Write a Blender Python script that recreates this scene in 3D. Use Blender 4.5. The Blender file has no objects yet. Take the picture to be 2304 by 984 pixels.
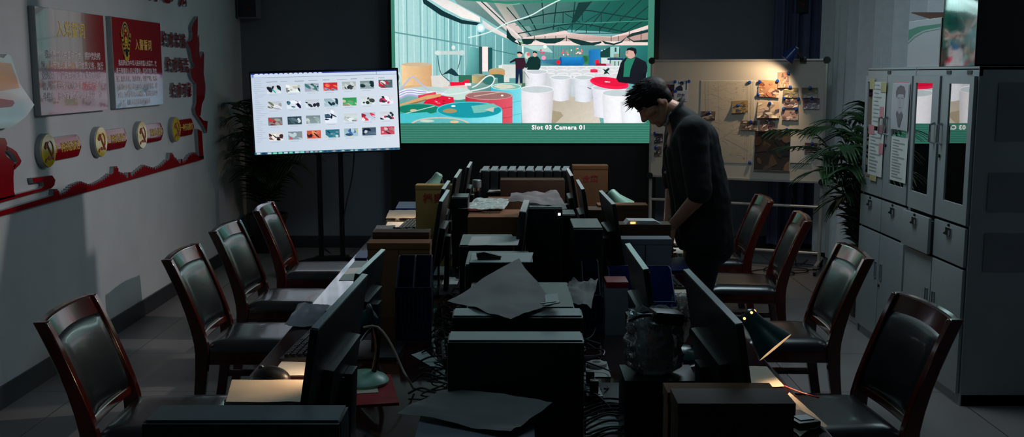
import bpy, bmesh, math, random
from mathutils import Vector, Matrix, Euler, noise as mnoise
PI = math.pi
R = math.radians
S = bpy.context.scene
C = S.collection
# ------------------------------------------------------------------ camera geometry
F = 2350.0; CX, CY = 1152.0, 492.0; H = 1.75
TH = math.atan((492 - 165) / F); YW = math.atan(5 / F)
def ray(u, v):
    x = (u - CX) / F; y = -(v - CY) / F
    fy = math.cos(TH) + y * math.sin(TH); fz = y * math.cos(TH) - math.sin(TH)
    return Vector((x * math.cos(YW) - fy * math.sin(YW), fy * math.cos(YW) + x * math.sin(YW), fz))
O = Vector((0, 0, H))
def atz(u, v, z): r = ray(u, v); return O + r * ((z - H) / r.z)
def aty(u, v, y): r = ray(u, v); return O + r * (y / r.y)
def atx(u, v, x): r = ray(u, v); return O + r * (x / r.x)
# ------------------------------------------------------------------ materials
def lin(c):
    return tuple(((x / 255) / 12.92 if x / 255 <= 0.04045 else ((x / 255 + 0.055) / 1.055) ** 2.4) for x in c[:3]) + (1.0,)
def nd(t, kind, **kw):
    n = t.nodes.new(kind)
    for k, v in kw.items(): setattr(n, k, v)
    return n
def mat(name, col, rough=0.5, metal=0.0, var=0.12, scale=8.0, bump=0.0, bscale=60.0, spec=0.5, coat=0.0, sheen=0.0, stretch=None):
    """procedural surface: base colour (sRGB 0-255) with noise variation and optional bump"""
    m = bpy.data.materials.new(name); m.use_nodes = True; t = m.node_tree; b = t.nodes['Principled BSDF']
    c = lin(col)
    tc = nd(t, 'ShaderNodeTexCoord'); mp = nd(t, 'ShaderNodeMapping')
    if stretch: mp.inputs['Scale'].default_value = stretch
    t.links.new(tc.outputs['Object'], mp.inputs['Vector'])
    n = nd(t, 'ShaderNodeTexNoise'); n.inputs['Scale'].default_value = scale; n.inputs['Detail'].default_value = 4
    t.links.new(mp.outputs[0], n.inputs['Vector'])
    r = nd(t, 'ShaderNodeValToRGB')
    r.color_ramp.elements[0].position = 0.3; r.color_ramp.elements[1].position = 0.7
    r.color_ramp.elements[0].color = tuple(x * (1 - var) for x in c[:3]) + (1,)
    r.color_ramp.elements[1].color = tuple(min(1, x * (1 + var)) for x in c[:3]) + (1,)
    t.links.new(n.outputs[0], r.inputs[0]); t.links.new(r.outputs[0], b.inputs['Base Color'])
    b.inputs['Roughness'].default_value = rough; b.inputs['Metallic'].default_value = metal
    b.inputs['Specular IOR Level'].default_value = spec; b.inputs['Coat Weight'].default_value = coat
    b.inputs['Coat Roughness'].default_value = 0.08
    if bump:
        n2 = nd(t, 'ShaderNodeTexNoise'); n2.inputs['Scale'].default_value = bscale; n2.inputs['Detail'].default_value = 5
        t.links.new(mp.outputs[0], n2.inputs['Vector'])
        bp = nd(t, 'ShaderNodeBump'); bp.inputs['Strength'].default_value = bump; bp.inputs['Distance'].default_value = 0.01
        t.links.new(n2.outputs[0], bp.inputs['Height']); t.links.new(bp.outputs[0], b.inputs['Normal'])
    return m
def emit(name, col, s):
    m = bpy.data.materials.new(name); m.use_nodes = True; b = m.node_tree.nodes['Principled BSDF']
    b.inputs['Base Color'].default_value = (0.02, 0.02, 0.02, 1); b.inputs['Emission Color'].default_value = lin(col); b.inputs['Emission Strength'].default_value = s
    return m
def clear(name, tint=(235, 245, 245), rough=0.03, base=0.06, gain=0.9, bump=0.0, bscale=30, milk=0.0):
    """thin transparent sheet or glass: see-through with a mirror coat that grows at grazing angles"""
    m = bpy.data.materials.new(name); m.use_nodes = True; t = m.node_tree
    t.nodes.remove(t.nodes['Principled BSDF']); out = t.nodes['Material Output']
    tr = nd(t, 'ShaderNodeBsdfTransparent'); tr.inputs[0].default_value = lin(tint)
    gl = nd(t, 'ShaderNodeBsdfGlossy'); gl.inputs['Roughness'].default_value = rough; gl.inputs[0].default_value = (1, 1, 1, 1)
    fr = nd(t, 'ShaderNodeFresnel'); fr.inputs[0].default_value = 1.5
    ma = nd(t, 'ShaderNodeMath', operation='MULTIPLY_ADD'); ma.inputs[1].default_value = gain; ma.inputs[2].default_value = base
    ma.use_clamp = True
    mx = nd(t, 'ShaderNodeMixShader')
    t.links.new(fr.outputs[0], ma.inputs[0]); t.links.new(ma.outputs[0], mx.inputs[0])
    t.links.new(tr.outputs[0], mx.inputs[1]); t.links.new(gl.outputs[0], mx.inputs[2]); t.links.new(mx.outputs[0], out.inputs[0])
    if milk:
        df = nd(t, 'ShaderNodeBsdfTranslucent'); d2 = nd(t, 'ShaderNodeBsdfDiffuse'); m1 = nd(t, 'ShaderNodeMixShader'); m2 = nd(t, 'ShaderNodeMixShader'); m2.inputs[0].default_value = milk
        for q in (df, d2): q.inputs[0].default_value = (0.8, 0.8, 0.78, 1)
        t.links.new(df.outputs[0], m1.inputs[1]); t.links.new(d2.outputs[0], m1.inputs[2]); t.links.new(mx.outputs[0], m2.inputs[1]); t.links.new(m1.outputs[0], m2.inputs[2]); t.links.new(m2.outputs[0], out.inputs[0])
    if bump:
        tc = nd(t, 'ShaderNodeTexCoord'); n2 = nd(t, 'ShaderNodeTexNoise'); n2.inputs['Scale'].default_value = bscale
        t.links.new(tc.outputs['Object'], n2.inputs['Vector'])
        bp = nd(t, 'ShaderNodeBump'); bp.inputs['Strength'].default_value = bump; bp.inputs['Distance'].default_value = 0.02
        t.links.new(n2.outputs[0], bp.inputs['Height']); t.links.new(bp.outputs[0], gl.inputs['Normal']); t.links.new(bp.outputs[0], fr.inputs['Normal'])
    return m
def colored(name, strength=0.0, rough=0.35, spec=0.5, coat=0.0, grain=0.0):
    """reads the printed / displayed colours of a picture from its colour attribute"""
    m = bpy.data.materials.new(name); m.use_nodes = True; t = m.node_tree; b = t.nodes['Principled BSDF']
    a = nd(t, 'ShaderNodeVertexColor', layer_name='ink')
    b.inputs['Roughness'].default_value = rough; b.inputs['Specular IOR Level'].default_value = spec; b.inputs['Coat Weight'].default_value = coat
    b.inputs['Coat Roughness'].default_value = 0.02
    if strength:
        b.inputs['Base Color'].default_value = (0.01, 0.01, 0.01, 1)
        tc = nd(t, 'ShaderNodeTexCoord'); n = nd(t, 'ShaderNodeTexNoise'); n.inputs['Scale'].default_value = 26.0; n.inputs['Detail'].default_value = 8; n.inputs['Roughness'].default_value = 0.7
        t.links.new(tc.outputs['Object'], n.inputs['Vector'])
        mr = nd(t, 'ShaderNodeMapRange'); mr.inputs[1].default_value = 0.3; mr.inputs[2].default_value = 0.7; mr.inputs[3].default_value = 1 - grain; mr.inputs[4].default_value = 1 + grain
        mx = nd(t, 'ShaderNodeVectorMath', operation='SCALE'); t.links.new(n.outputs[0], mr.inputs[0]); t.links.new(a.outputs[0], mx.inputs[0]); t.links.new(mr.outputs[0], mx.inputs['Scale'])
        t.links.new(mx.outputs[0], b.inputs['Emission Color']); b.inputs['Emission Strength'].default_value = strength
    else:
        t.links.new(a.outputs[0], b.inputs['Base Color'])
    return m
# ------------------------------------------------------------------ mesh building
def frame_z(d):
    d = Vector(d).normalized(); q = Vector((0, 0, 1)).rotation_difference(d); return q.to_matrix().to_4x4()
class G:
    def __init__(s, M=None): s.bm = bmesh.new(); s.M = M or Matrix()
    def _add(s, vs, fs, M=None):
        T = s.M @ M if M is not None else s.M
        bv = [s.bm.verts.new(T @ Vector(v)) for v in vs]
        out = []
        for f in fs:
            try: out.append(s.bm.faces.new([bv[i] for i in f]))
            except ValueError: pass
        return bv, out
    def box(s, c, d, rot=None, bev=0.0, seg=2):
        x, y, z = d[0] / 2, d[1] / 2, d[2] / 2
        M = Matrix.Translation(c) @ (Euler(rot).to_matrix().to_4x4() if rot else Matrix())
        vs = [(a, b, e) for a in (-x, x) for b in (-y, y) for e in (-z, z)]
        bv, fs = s._add(vs, [(0, 1, 3, 2), (4, 6, 7, 5), (0, 4, 5, 1), (2, 3, 7, 6), (0, 2, 6, 4), (1, 5, 7, 3)], M)
        if bev:
            es = list({e for f in fs for e in f.edges})
            bmesh.ops.bevel(s.bm, geom=es, offset=bev, segments=seg, profile=0.7, affect='EDGES')
        return s
    def cyl(s, p0, p1, r0, r1=None, n=20, cap=True):
        r1 = r0 if r1 is None else r1; p0 = Vector(p0); p1 = Vector(p1); M = Matrix.Translation(p0) @ frame_z(p1 - p0); L = (p1 - p0).length
        vs = [(r0 * math.cos(2 * PI * i / n), r0 * math.sin(2 * PI * i / n), 0) for i in range(n)] + [(r1 * math.cos(2 * PI * i / n), r1 * math.sin(2 * PI * i / n), L) for i in range(n)]
        fs = [(i, (i + 1) % n, n + (i + 1) % n, n + i) for i in range(n)]
        if cap: fs += [tuple(range(n - 1, -1, -1)), tuple(range(n, 2 * n))]
        s._add(vs, fs, M); return s
    def tube(s, pts, r, n=8, smooth=3):
        pts = [Vector(p) for p in pts]
        if smooth and len(pts) > 2: pts = spline(pts, smooth)
        N = len(pts); up = Vector((0.3, 0.2, 1)).normalized(); vs = []; 
        for i, p in enumerate(pts):
            t = (pts[min(i + 1, N - 1)] - pts[max(i - 1, 0)]).normalized()
            a = t.cross(up)
            if a.length < 1e-4: a = t.cross(Vector((1, 0, 0)))
            a.normalize(); b = a.cross(t).normalized(); up = b
            rr = r(i / (N - 1)) if callable(r) else r
            vs += [p + (a * math.cos(2 * PI * k / n) + b * math.sin(2 * PI * k / n)) * rr for k in range(n)]
        fs = [(i * n + k, i * n + (k + 1) % n, (i + 1) * n + (k + 1) % n, (i + 1) * n + k) for i in range(N - 1) for k in range(n)]
        fs += [tuple(range(n - 1, -1, -1)), tuple((N - 1) * n + k for k in range(n))]
        s._add(vs, fs); return s
    def lathe(s, prof, n=28, M=None, closed=False):
        vs = [(r * math.cos(2 * PI * k / n), r * math.sin(2 * PI * k / n), z) for r, z in prof for k in range(n)]
        L = len(prof)
        fs = [(i * n + k, i * n + (k + 1) % n, (i + 1) * n + (k + 1) % n, (i + 1) * n + k) for i in range(L - 1) for k in range(n)]
        if prof[0][0] > 1e-5 and not closed: fs.append(tuple(range(n - 1, -1, -1)))
        if prof[-1][0] > 1e-5 and not closed: fs.append(tuple((L - 1) * n + k for k in range(n)))
        if closed: fs += [((L - 1) * n + k, (L - 1) * n + (k + 1) % n, (k + 1) % n, k) for k in range(n)]
        s._add(vs, fs, M); return s
    def prism(s, poly, depth, M=None, z0=0.0):
        """polygon in local xy pushed along local z"""
        n = len(poly)
        vs = [(p[0], p[1], z0) for p in poly] + [(p[0], p[1], z0 + depth) for p in poly]
        fs = [tuple(range(n - 1, -1, -1)), tuple(range(n, 2 * n))] + [(i, (i + 1) % n, n + (i + 1) % n, n + i) for i in range(n)]
        s._add(vs, fs, M); return s
    def sheet(s, fn, nu, nv, thick=0.0006):
        """curved sheet through fn(a, b), given a small real thickness"""
        P = [[Vector(fn(i / nu, j / nv)) for i in range(nu + 1)] for j in range(nv + 1)]
        vs = []; W = nu + 1
        for side in (1, -1):
            for j in range(nv + 1):
                for i in range(nu + 1):
                    a = P[j][min(i + 1, nu)] - P[j][max(i - 1, 0)]; b = P[min(j + 1, nv)][i] - P[max(j - 1, 0)][i]
                    nn = a.cross(b)
                    if nn.length > 1e-12: nn.normalize()
                    vs.append(P[j][i] + nn * thick * 0.5 * side)
        K = W * (nv + 1); fs = []
        for j in range(nv):
            for i in range(nu):
                q = (j * W + i, j * W + i + 1, (j + 1) * W + i + 1, (j + 1) * W + i)
                fs.append(q); fs.append(tuple(K + x for x in reversed(q)))
        rim = [i for i in range(W)] + [j * W + nu for j in range(1, nv + 1)] + [nv * W + i for i in range(nu - 1, -1, -1)] + [j * W for j in range(nv - 1, 0, -1)]
        for k in range(len(rim)):
            a, b = rim[k], rim[(k + 1) % len(rim)]; fs.append((b, a, K + a, K + b))
        s._add(vs, fs); return s
    def ball(s, c, r, sc=(1, 1, 1), rot=None, sub=3):
        M = s.M @ Matrix.Translation(c) @ (Euler(rot).to_matrix().to_4x4() if rot else Matrix()) @ Matrix.Diagonal((*sc, 1))
        bmesh.ops.create_icosphere(s.bm, subdivisions=sub, radius=r, matrix=M); return s
    def capsule(s, p0, p1, r0, r1, n=18):
        p0 = Vector(p0); p1 = Vector(p1); Ln = (p1 - p0).length
        if Ln < 1e-5: p1 = p0 + Vector((0, 0, 1e-4)); Ln = 1e-4
        a = math.asin(max(-0.95, min(0.95, (r0 - r1) / max(Ln, abs(r0 - r1) * 1.06))))
        prof = [(r0 * math.cos(t), r0 * math.sin(t)) for t in [-PI / 2 + (a + PI / 2) * k / 7 for k in range(8)]] + [(r1 * math.cos(t), Ln + r1 * math.sin(t)) for t in [a + (PI / 2 - a) * k / 7 for k in range(8)]]
        prof[0] = (0.0, -r0); prof[-1] = (0.0, Ln + r1); pr = prof[1:-1]
        vs = [(r * math.cos(2 * PI * k / n), r * math.sin(2 * PI * k / n), z) for r, z in pr for k in range(n)] + [(0, 0, -r0), (0, 0, Ln + r1)]
        m = len(pr); fs = [(i * n + k, i * n + (k + 1) % n, (i + 1) * n + (k + 1) % n, (i + 1) * n + k) for i in range(m - 1) for k in range(n)]
        fs += [(m * n, (k + 1) % n, k) for k in range(n)] + [(m * n + 1, (m - 1) * n + k, (m - 1) * n + (k + 1) % n) for k in range(n)]
        s._add(vs, fs, Matrix.Translation(p0) @ frame_z(p1 - p0)); return s
    def mesh(s, name, m, sharp=35):
        bmesh.ops.recalc_face_normals(s.bm, faces=s.bm.faces)
        me = bpy.data.meshes.new(name); s.bm.to_mesh(me); s.bm.free()
        for x in (m if isinstance(m, (list, tuple)) else [m]): me.materials.append(x)
        me.polygons.foreach_set('use_smooth', [True] * len(me.polygons))
        me.set_sharp_from_angle(angle=R(sharp)); return me
    def build(s, name, m, parent=None, label=None, sharp=35):
        o = bpy.data.objects.new(name, s.mesh(name, m, sharp)); C.objects.link(o)
        if parent: o.parent = parent
        if label: o['label'] = label
        return o
def spline(p, k):
    out = []
    for i in range(len(p) - 1):
        a, b, c, d = p[max(i - 1, 0)], p[i], p[i + 1], p[min(i + 2, len(p) - 1)]
        for j in range(k + 1):
            if j == 0 and i > 0: continue
            t = j / k if k else 0
            if j == k and i < len(p) - 2: pass
            out.append(0.5 * ((2 * b) + (c - a) * t + (2 * a - 5 * b + 4 * c - d) * t * t + (3 * b - a - 3 * c + d) * t ** 3))
    return out
def thing(name, label, cat, loc=(0, 0, 0), rz=0.0, group=None, rot=None):
    o = bpy.data.objects.new(name, None); C.objects.link(o); o.empty_display_size = 0.05
    o.location = loc; o.rotation_euler = rot or (0, 0, rz); return tag(o, label, cat, group)
def tag(o, label, cat, group=None, kind=None):
    o['label'] = label; o['category'] = cat
    if group: o['group'] = group
    if kind: o['kind'] = kind
    return o
def struct(o): o['kind'] = 'structure'; return o
def copy_tree(o, label=None, loc=None, rz=None, parent=None):
    c = o.copy(); C.objects.link(c)
    if parent: c.parent = parent
    if label: c['label'] = label
    if loc is not None: c.location = loc
    if rz is not None: c.rotation_euler = (0, 0, rz)
    for ch in list(o.children): copy_tree(ch, parent=c)
    return c
def voxel(g, name, m, parent, size=0.006, smooth=4):
    """melt overlapping volumes into one continuous surface"""
    o = g.build(name, m, None); md = o.modifiers.new('r', 'REMESH'); md.mode = 'VOXEL'; md.voxel_size = size; md.use_smooth_shade = True
    if smooth: sm = o.modifiers.new('s', 'SMOOTH'); sm.iterations = smooth; sm.factor = 0.5
    dg = bpy.context.evaluated_depsgraph_get(); me = bpy.data.meshes.new_from_object(o.evaluated_get(dg)); me.name = name
    o.modifiers.clear(); old = o.data; o.data = me; bpy.data.meshes.remove(old)
    if not me.materials: me.materials.append(m)
    me.polygons.foreach_set('use_smooth', [True] * len(me.polygons)); o.parent = parent; return o
def text_mesh(body, size, depth=0.0, bold=0.0, align='CENTER', spacing=1.0, line=1.0):
    cu = bpy.data.curves.new('t', 'FONT'); cu.body = body; cu.size = size; cu.extrude = depth; cu.offset = bold
    cu.align_x = align; cu.align_y = 'CENTER'; cu.space_character = spacing; cu.space_line = line; cu.resolution_u = 3
    o = bpy.data.objects.new('t', cu); C.objects.link(o); dg = bpy.context.evaluated_depsgraph_get()
    me = bpy.data.meshes.new_from_object(o.evaluated_get(dg)); bpy.data.objects.remove(o); bpy.data.curves.remove(cu); return me
def text(name, body, size, m, parent, M, depth=0.0, bold=0.0, align='CENTER', spacing=1.0, sx=1.0, line=1.0, label=None):
    me = text_mesh(body, size, depth, bold, align, spacing, line); me.transform(M @ Matrix.Diagonal((sx, 1, 1, 1)))
    me.name = name; me.materials.clear(); me.materials.append(m); o = bpy.data.objects.new(name, me); C.objects.link(o); o.parent = parent
    if label: o['label'] = label
    return o
class Pic:
    """flat coloured artwork (a screen image or a print): polygons laid over one another in thin layers.
    conv maps picture coordinates to the local plane (x right, y up); local z points out of the picture."""
    def __init__(s, conv, step=0.00012): s.v = []; s.f = []; s.c = []; s.z = 0.0; s.conv = conv; s.step = step; s.clip = None
    def up(s): s.z += s.step; return s
    def poly(s, pts, col, lift=True):
        """col: one colour or one per point (sRGB 0-255)"""
        if lift: s.up()
        cs = col if isinstance(col[0], (tuple, list)) else [col] * len(pts)
        if s.clip:
            x0, y0, x1, y1 = s.clip; pts = [(min(max(p[0], x0), x1), min(max(p[1], y0), y1)) for p in pts]
        k = len(s.v)
        for p, c in zip(pts, cs): s.v.append((*s.conv(*p), s.z)); s.c.append(lin(c))
        s.f.append(tuple(range(k, k + len(pts)))); return s
    def rect(s, x0, y0, x1, y1, col, col2=None, vert=False, lift=True):
        if col2 is None: return s.poly([(x0, y0), (x1, y0), (x1, y1), (x0, y1)], col, lift)
        return s.poly([(x0, y0), (x1, y0), (x1, y1), (x0, y1)], [col, col, col2, col2] if vert else [col, col2, col2, col], lift)
    def oval(s, cx, cy, rx, ry, col, rot=0.0, n=24, a0=0, a1=360, lift=True):
        full = abs(a1 - a0) >= 360; m = n if full else n + 1
        pts = []
        for i in range(m):
            a = R(a0 + (a1 - a0) * i / n); x = rx * math.cos(a); y = ry * math.sin(a)
            pts.append((cx + x * math.cos(rot) - y * math.sin(rot), cy + x * math.sin(rot) + y * math.cos(rot)))
        return s.poly(pts, col, lift)
    def line(s, pts, w, col, lift=True):
        if lift: s.up()
        for (a, b) in zip(pts, pts[1:]):
            dx, dy = b[0] - a[0], b[1] - a[1]; L = math.hypot(dx, dy) or 1; nx, ny = -dy / L * w / 2, dx / L * w / 2
            s.poly([(a[0] + nx, a[1] + ny), (b[0] + nx, b[1] + ny), (b[0] - nx, b[1] - ny), (a[0] - nx, a[1] - ny)], col, False)
        return s
    def curve(s, pts, w, col): return s.line([tuple(p)[:2] for p in spline([Vector((*p, 0)) for p in pts], 5)], w, col)
    def build(s, name, m, parent=None, M=None, label=None):
        me = bpy.data.meshes.new(name); me.from_pydata(s.v, [], s.f); a = me.color_attributes.new('ink', 'FLOAT_COLOR', 'POINT')
        for i, c in enumerate(s.c): a.data[i].color = c
        me.materials.append(m)
        if M is not None: me.transform(M)
        o = bpy.data.objects.new(name, me); C.objects.link(o); o.parent = parent
        if label: o['label'] = label
        return o
# facing helpers: local picture plane (x right, y up, z out) -> world
FACE_CAM = Matrix(((1, 0, 0, 0), (0, 0, -1, 0), (0, 1, 0, 0), (0, 0, 0, 1)))        # z out = -Y
FACE_PX = Matrix(((0, 0, 1, 0), (1, 0, 0, 0), (0, 1, 0, 0), (0, 0, 0, 1)))           # z out = +X, x right = +Y
FACE_NX = Matrix(((0, 0, -1, 0), (-1, 0, 0, 0), (0, 1, 0, 0), (0, 0, 0, 1)))         # z out = -X, x right = -Y
T = Matrix.Translation
# ------------------------------------------------------------------ palette
M = dict(
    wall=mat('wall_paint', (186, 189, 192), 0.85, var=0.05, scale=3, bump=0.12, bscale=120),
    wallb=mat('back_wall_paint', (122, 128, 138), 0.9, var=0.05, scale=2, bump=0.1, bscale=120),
    ceil=mat('ceiling_paint', (150, 152, 155), 0.95),
    base=mat('dark_skirting', (40, 42, 46), 0.4, var=0.2, scale=5),
    wood=mat('red_lacquered_wood', (64, 17, 11), 0.18, var=0.45, scale=6, coat=0.6, stretch=(1, 1, 0.15)),
    tabletop=mat('table_lacquer', (46, 17, 13), 0.09, var=0.35, scale=5, spec=0.8, coat=1.0, stretch=(1, 0.1, 1)),
    leather=mat('black_leather', (20, 22, 25), 0.29, var=0.2, scale=20, bump=0.05, bscale=260, spec=0.9, coat=0.3),
    blackp=mat('black_plastic', (17, 18, 20), 0.42, var=0.15, scale=15, bump=0.05, bscale=200),
    blackm=mat('black_metal', (15, 16, 19), 0.38, metal=0.3, var=0.2, scale=12),
    gloss=mat('gloss_black_plastic', (12, 13, 15), 0.12, var=0.1),
    greytop=mat('grey_metal_lit_top', (122, 130, 134), 0.4, metal=0.4, var=0.1),  # small grey parts; also paints the light on case tops
    steel=mat('cabinet_steel', (146, 152, 154), 0.42, metal=0.15, var=0.06, scale=3, bump=0.03, bscale=150),
    chrome=mat('chrome', (205, 208, 210), 0.18, metal=1.0, var=0.03),
    alu=mat('white_aluminium', (176, 170, 164), 0.35, metal=0.35, var=0.06),
    board=mat('whiteboard_enamel', (188, 180, 168), 0.4, var=0.03, scale=3),
    paper=mat('white_paper', (205, 205, 200), 0.75, var=0.04, scale=10, bump=0.06, bscale=20),
    paperw=mat('old_paper', (196, 184, 164), 0.8, var=0.06, scale=8, bump=0.06, bscale=20),
    kraft=mat('grey_wrapping_paper', (146, 138, 136), 0.8, var=0.12, scale=5, bump=0.2, bscale=14),
    card=mat('brown_cardboard', (122, 78, 46), 0.85, var=0.12, scale=6, bump=0.08, bscale=90),
    carddk=mat('dark_brown_board', (70, 40, 24), 0.7, var=0.15, scale=6),
    cardy=mat('yellow_board', (164, 132, 72), 0.8, var=0.1, scale=6),
    edge=mat('pale_tab_edge_sheen', (150, 158, 162), 0.22, var=0.05),  # folder tab plastic; also paints the sheen on monitor top edges
    boxgrey=mat('grey_board', (124, 126, 134), 0.8, var=0.06, scale=5, bump=0.08, bscale=120),
    navy=mat('navy_plastic', (16, 23, 52), 0.45, var=0.15, scale=10),
    blue=mat('blue_plastic', (24, 54, 122), 0.4, var=0.1, scale=10),
    red=mat('red_acrylic', (140, 6, 20), 0.16, var=0.08, scale=4, coat=0.3),
    redp=mat('red_print', (150, 8, 24), 0.5, var=0.08),
    silver=mat('silver_edge', (150, 158, 162), 0.4, var=0.05),
    gold=mat('gold_print', (214, 182, 52), 0.45, var=0.08),
    inkw=mat('white_print', (214, 196, 204), 0.5, var=0.04),
    inkr=mat('red_ink', (150, 46, 34), 0.7, var=0.1),
    inkd=mat('dark_ink', (46, 46, 52), 0.7, var=0.1),
    cable=mat('cable_rubber', (12, 13, 15), 0.45, var=0.1),
    leaf=mat('palm_leaf', (28, 58, 26), 0.42, var=0.35, scale=9, spec=0.4),
    stem=mat('palm_stem', (52, 62, 34), 0.6, var=0.25, scale=12),
    pot=mat('glazed_pot', (52, 44, 42), 0.35, var=0.2, scale=6),
    soil=mat('soil', (34, 26, 20), 0.95, var=0.4, scale=40, bump=0.6, bscale=60),
    curt=mat('grey_curtain', (204, 208, 212), 0.9, var=0.05, scale=20, bump=0.1, bscale=300),
    curtb=mat('blue_curtain', (92, 98, 132), 0.9, var=0.08, scale=20, bump=0.1, bscale=300),
    mag=mat('blue_magnet', (14, 62, 150), 0.3, var=0.05),
    lampb=mat('blue_enamel', (14, 44, 104), 0.28, var=0.08),
    lampg=mat('green_enamel', (24, 66, 66), 0.28, var=0.08),
    lampp=mat('pale_green_enamel', (142, 186, 166), 0.35, var=0.05),
    white_in=mat('lamp_inner_white', (225, 222, 214), 0.5, var=0.02),
    bulb=emit('bulb_glow', (255, 214, 160), 9.0),
    glass=clear('clear_glass', (232, 244, 246), 0.02, 0.02, 1.0),
    pane=clear('cabinet_glass', (190, 200, 205), 0.015, 0.42, 1.0),
    film=clear('clear_film', (240, 244, 244), 0.14, 0.06, 0.9, bump=0.8, bscale=26, milk=0.16),
    skin=mat('skin', (196, 140, 112), 0.5, var=0.08, scale=14, bump=0.05, bscale=180),
    hair=mat('black_hair', (13, 13, 16), 0.6, var=0.3, scale=60, bump=0.12, bscale=220, spec=0.15),
    shirt=mat('black_cotton_shirt', (27, 29, 29), 0.85, var=0.12, scale=10, bump=0.2, bscale=24),
    trous=mat('dark_trousers', (26, 27, 30), 0.9, var=0.12, scale=10, bump=0.15, bscale=30),
    tee=mat('white_tee', (190, 194, 192), 0.85, var=0.05),
    shoe=mat('black_shoe', (18, 18, 19), 0.35),
    eye=mat('eye_white', (210, 205, 200), 0.3, var=0.02),
    led=emit('power_led', (255, 255, 255), 3.0), ledr=emit('red_led', (255, 40, 30), 0.6), ledo=emit('orange_led', (255, 170, 90), 3.5),
    screen=colored('led_wall_image', 1.14, grain=0.06), tvscreen=colored('tv_image', 1.0),
    print=colored('photo_print', 0.0, 0.35), poster=colored('poster_print', 0.0, 0.12, 0.6, 0.5),
)
# ================================================================== THE SETTING
def floor_mat():
    m = bpy.data.materials.new('floor_tiles'); m.use_nodes = True; t = m.node_tree; b = t.nodes['Principled BSDF']
    tc = nd(t, 'ShaderNodeTexCoord'); br = nd(t, 'ShaderNodeTexBrick'); br.offset = 0.0
    br.inputs['Scale'].default_value = 1.0; br.inputs['Brick Width'].default_value = 0.8; br.inputs['Row Height'].default_value = 0.8
    br.inputs['Mortar Size'].default_value = 0.004; br.inputs['Mortar Smooth'].default_value = 0.3
    br.inputs['Color1'].default_value = lin((136, 130, 130)); br.inputs['Color2'].default_value = lin((128, 124, 124)); br.inputs['Mortar'].default_value = lin((70, 66, 66))
    n = nd(t, 'ShaderNodeTexNoise'); n.inputs['Scale'].default_value = 2.2; n.inputs['Detail'].default_value = 6
    mx = nd(t, 'ShaderNodeMix', data_type='RGBA', blend_type='MULTIPLY'); mx.inputs[0].default_value = 0.5
    rp = nd(t, 'ShaderNodeValToRGB'); rp.color_ramp.elements[0].color = (0.6, 0.58, 0.57, 1); rp.color_ramp.elements[1].color = (1, 1, 1, 1)
    t.links.new(tc.outputs['Object'], br.inputs['Vector']); t.links.new(tc.outputs['Object'], n.inputs['Vector'])
    t.links.new(n.outputs[0], rp.inputs[0]); t.links.new(br.outputs['Color'], mx.inputs[6]); t.links.new(rp.outputs[0], mx.inputs[7])
    t.links.new(mx.outputs[2], b.inputs['Base Color']); b.inputs['Roughness'].default_value = 0.34; b.inputs['Specular IOR Level'].default_value = 0.45
    return m
XL, XR, YB, ZC = -2.70, 3.15, 10.45, 3.1
Y0 = -3.0
YM = (Y0 + YB) / 2
struct(G().box(((XL + XR) / 2, YM, -0.05), (XR - XL + 0.4, YB - Y0 + 0.4, 0.1)).build('floor', floor_mat()))
struct(G().box(((XL + XR) / 2, (1.5 + YB) / 2, ZC + 0.05), (XR - XL + 0.4, YB - 1.5 + 0.4, 0.1)).build('ceiling', M['ceil']))
struct(G().box((XL - 0.1, YM, ZC / 2), (0.2, YB - Y0, ZC)).build('wall_left', M['wall']))
struct(G().box((XR + 0.1, YM, ZC / 2), (0.2, YB - Y0, ZC)).build('wall_right', M['wall']))
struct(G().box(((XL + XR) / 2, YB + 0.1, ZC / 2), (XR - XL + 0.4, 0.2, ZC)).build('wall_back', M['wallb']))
g = G()
g.box((XL + 0.008, YM, 0.06), (0.016, YB - Y0, 0.12), bev=0.003)
struct(g.build('baseboard_left', M['base']))
struct(G().box(((XL + XR) / 2, YB - 0.009, 0.06), (XR - XL, 0.018, 0.12), bev=0.003).build('baseboard_back', M['base']))
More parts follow.
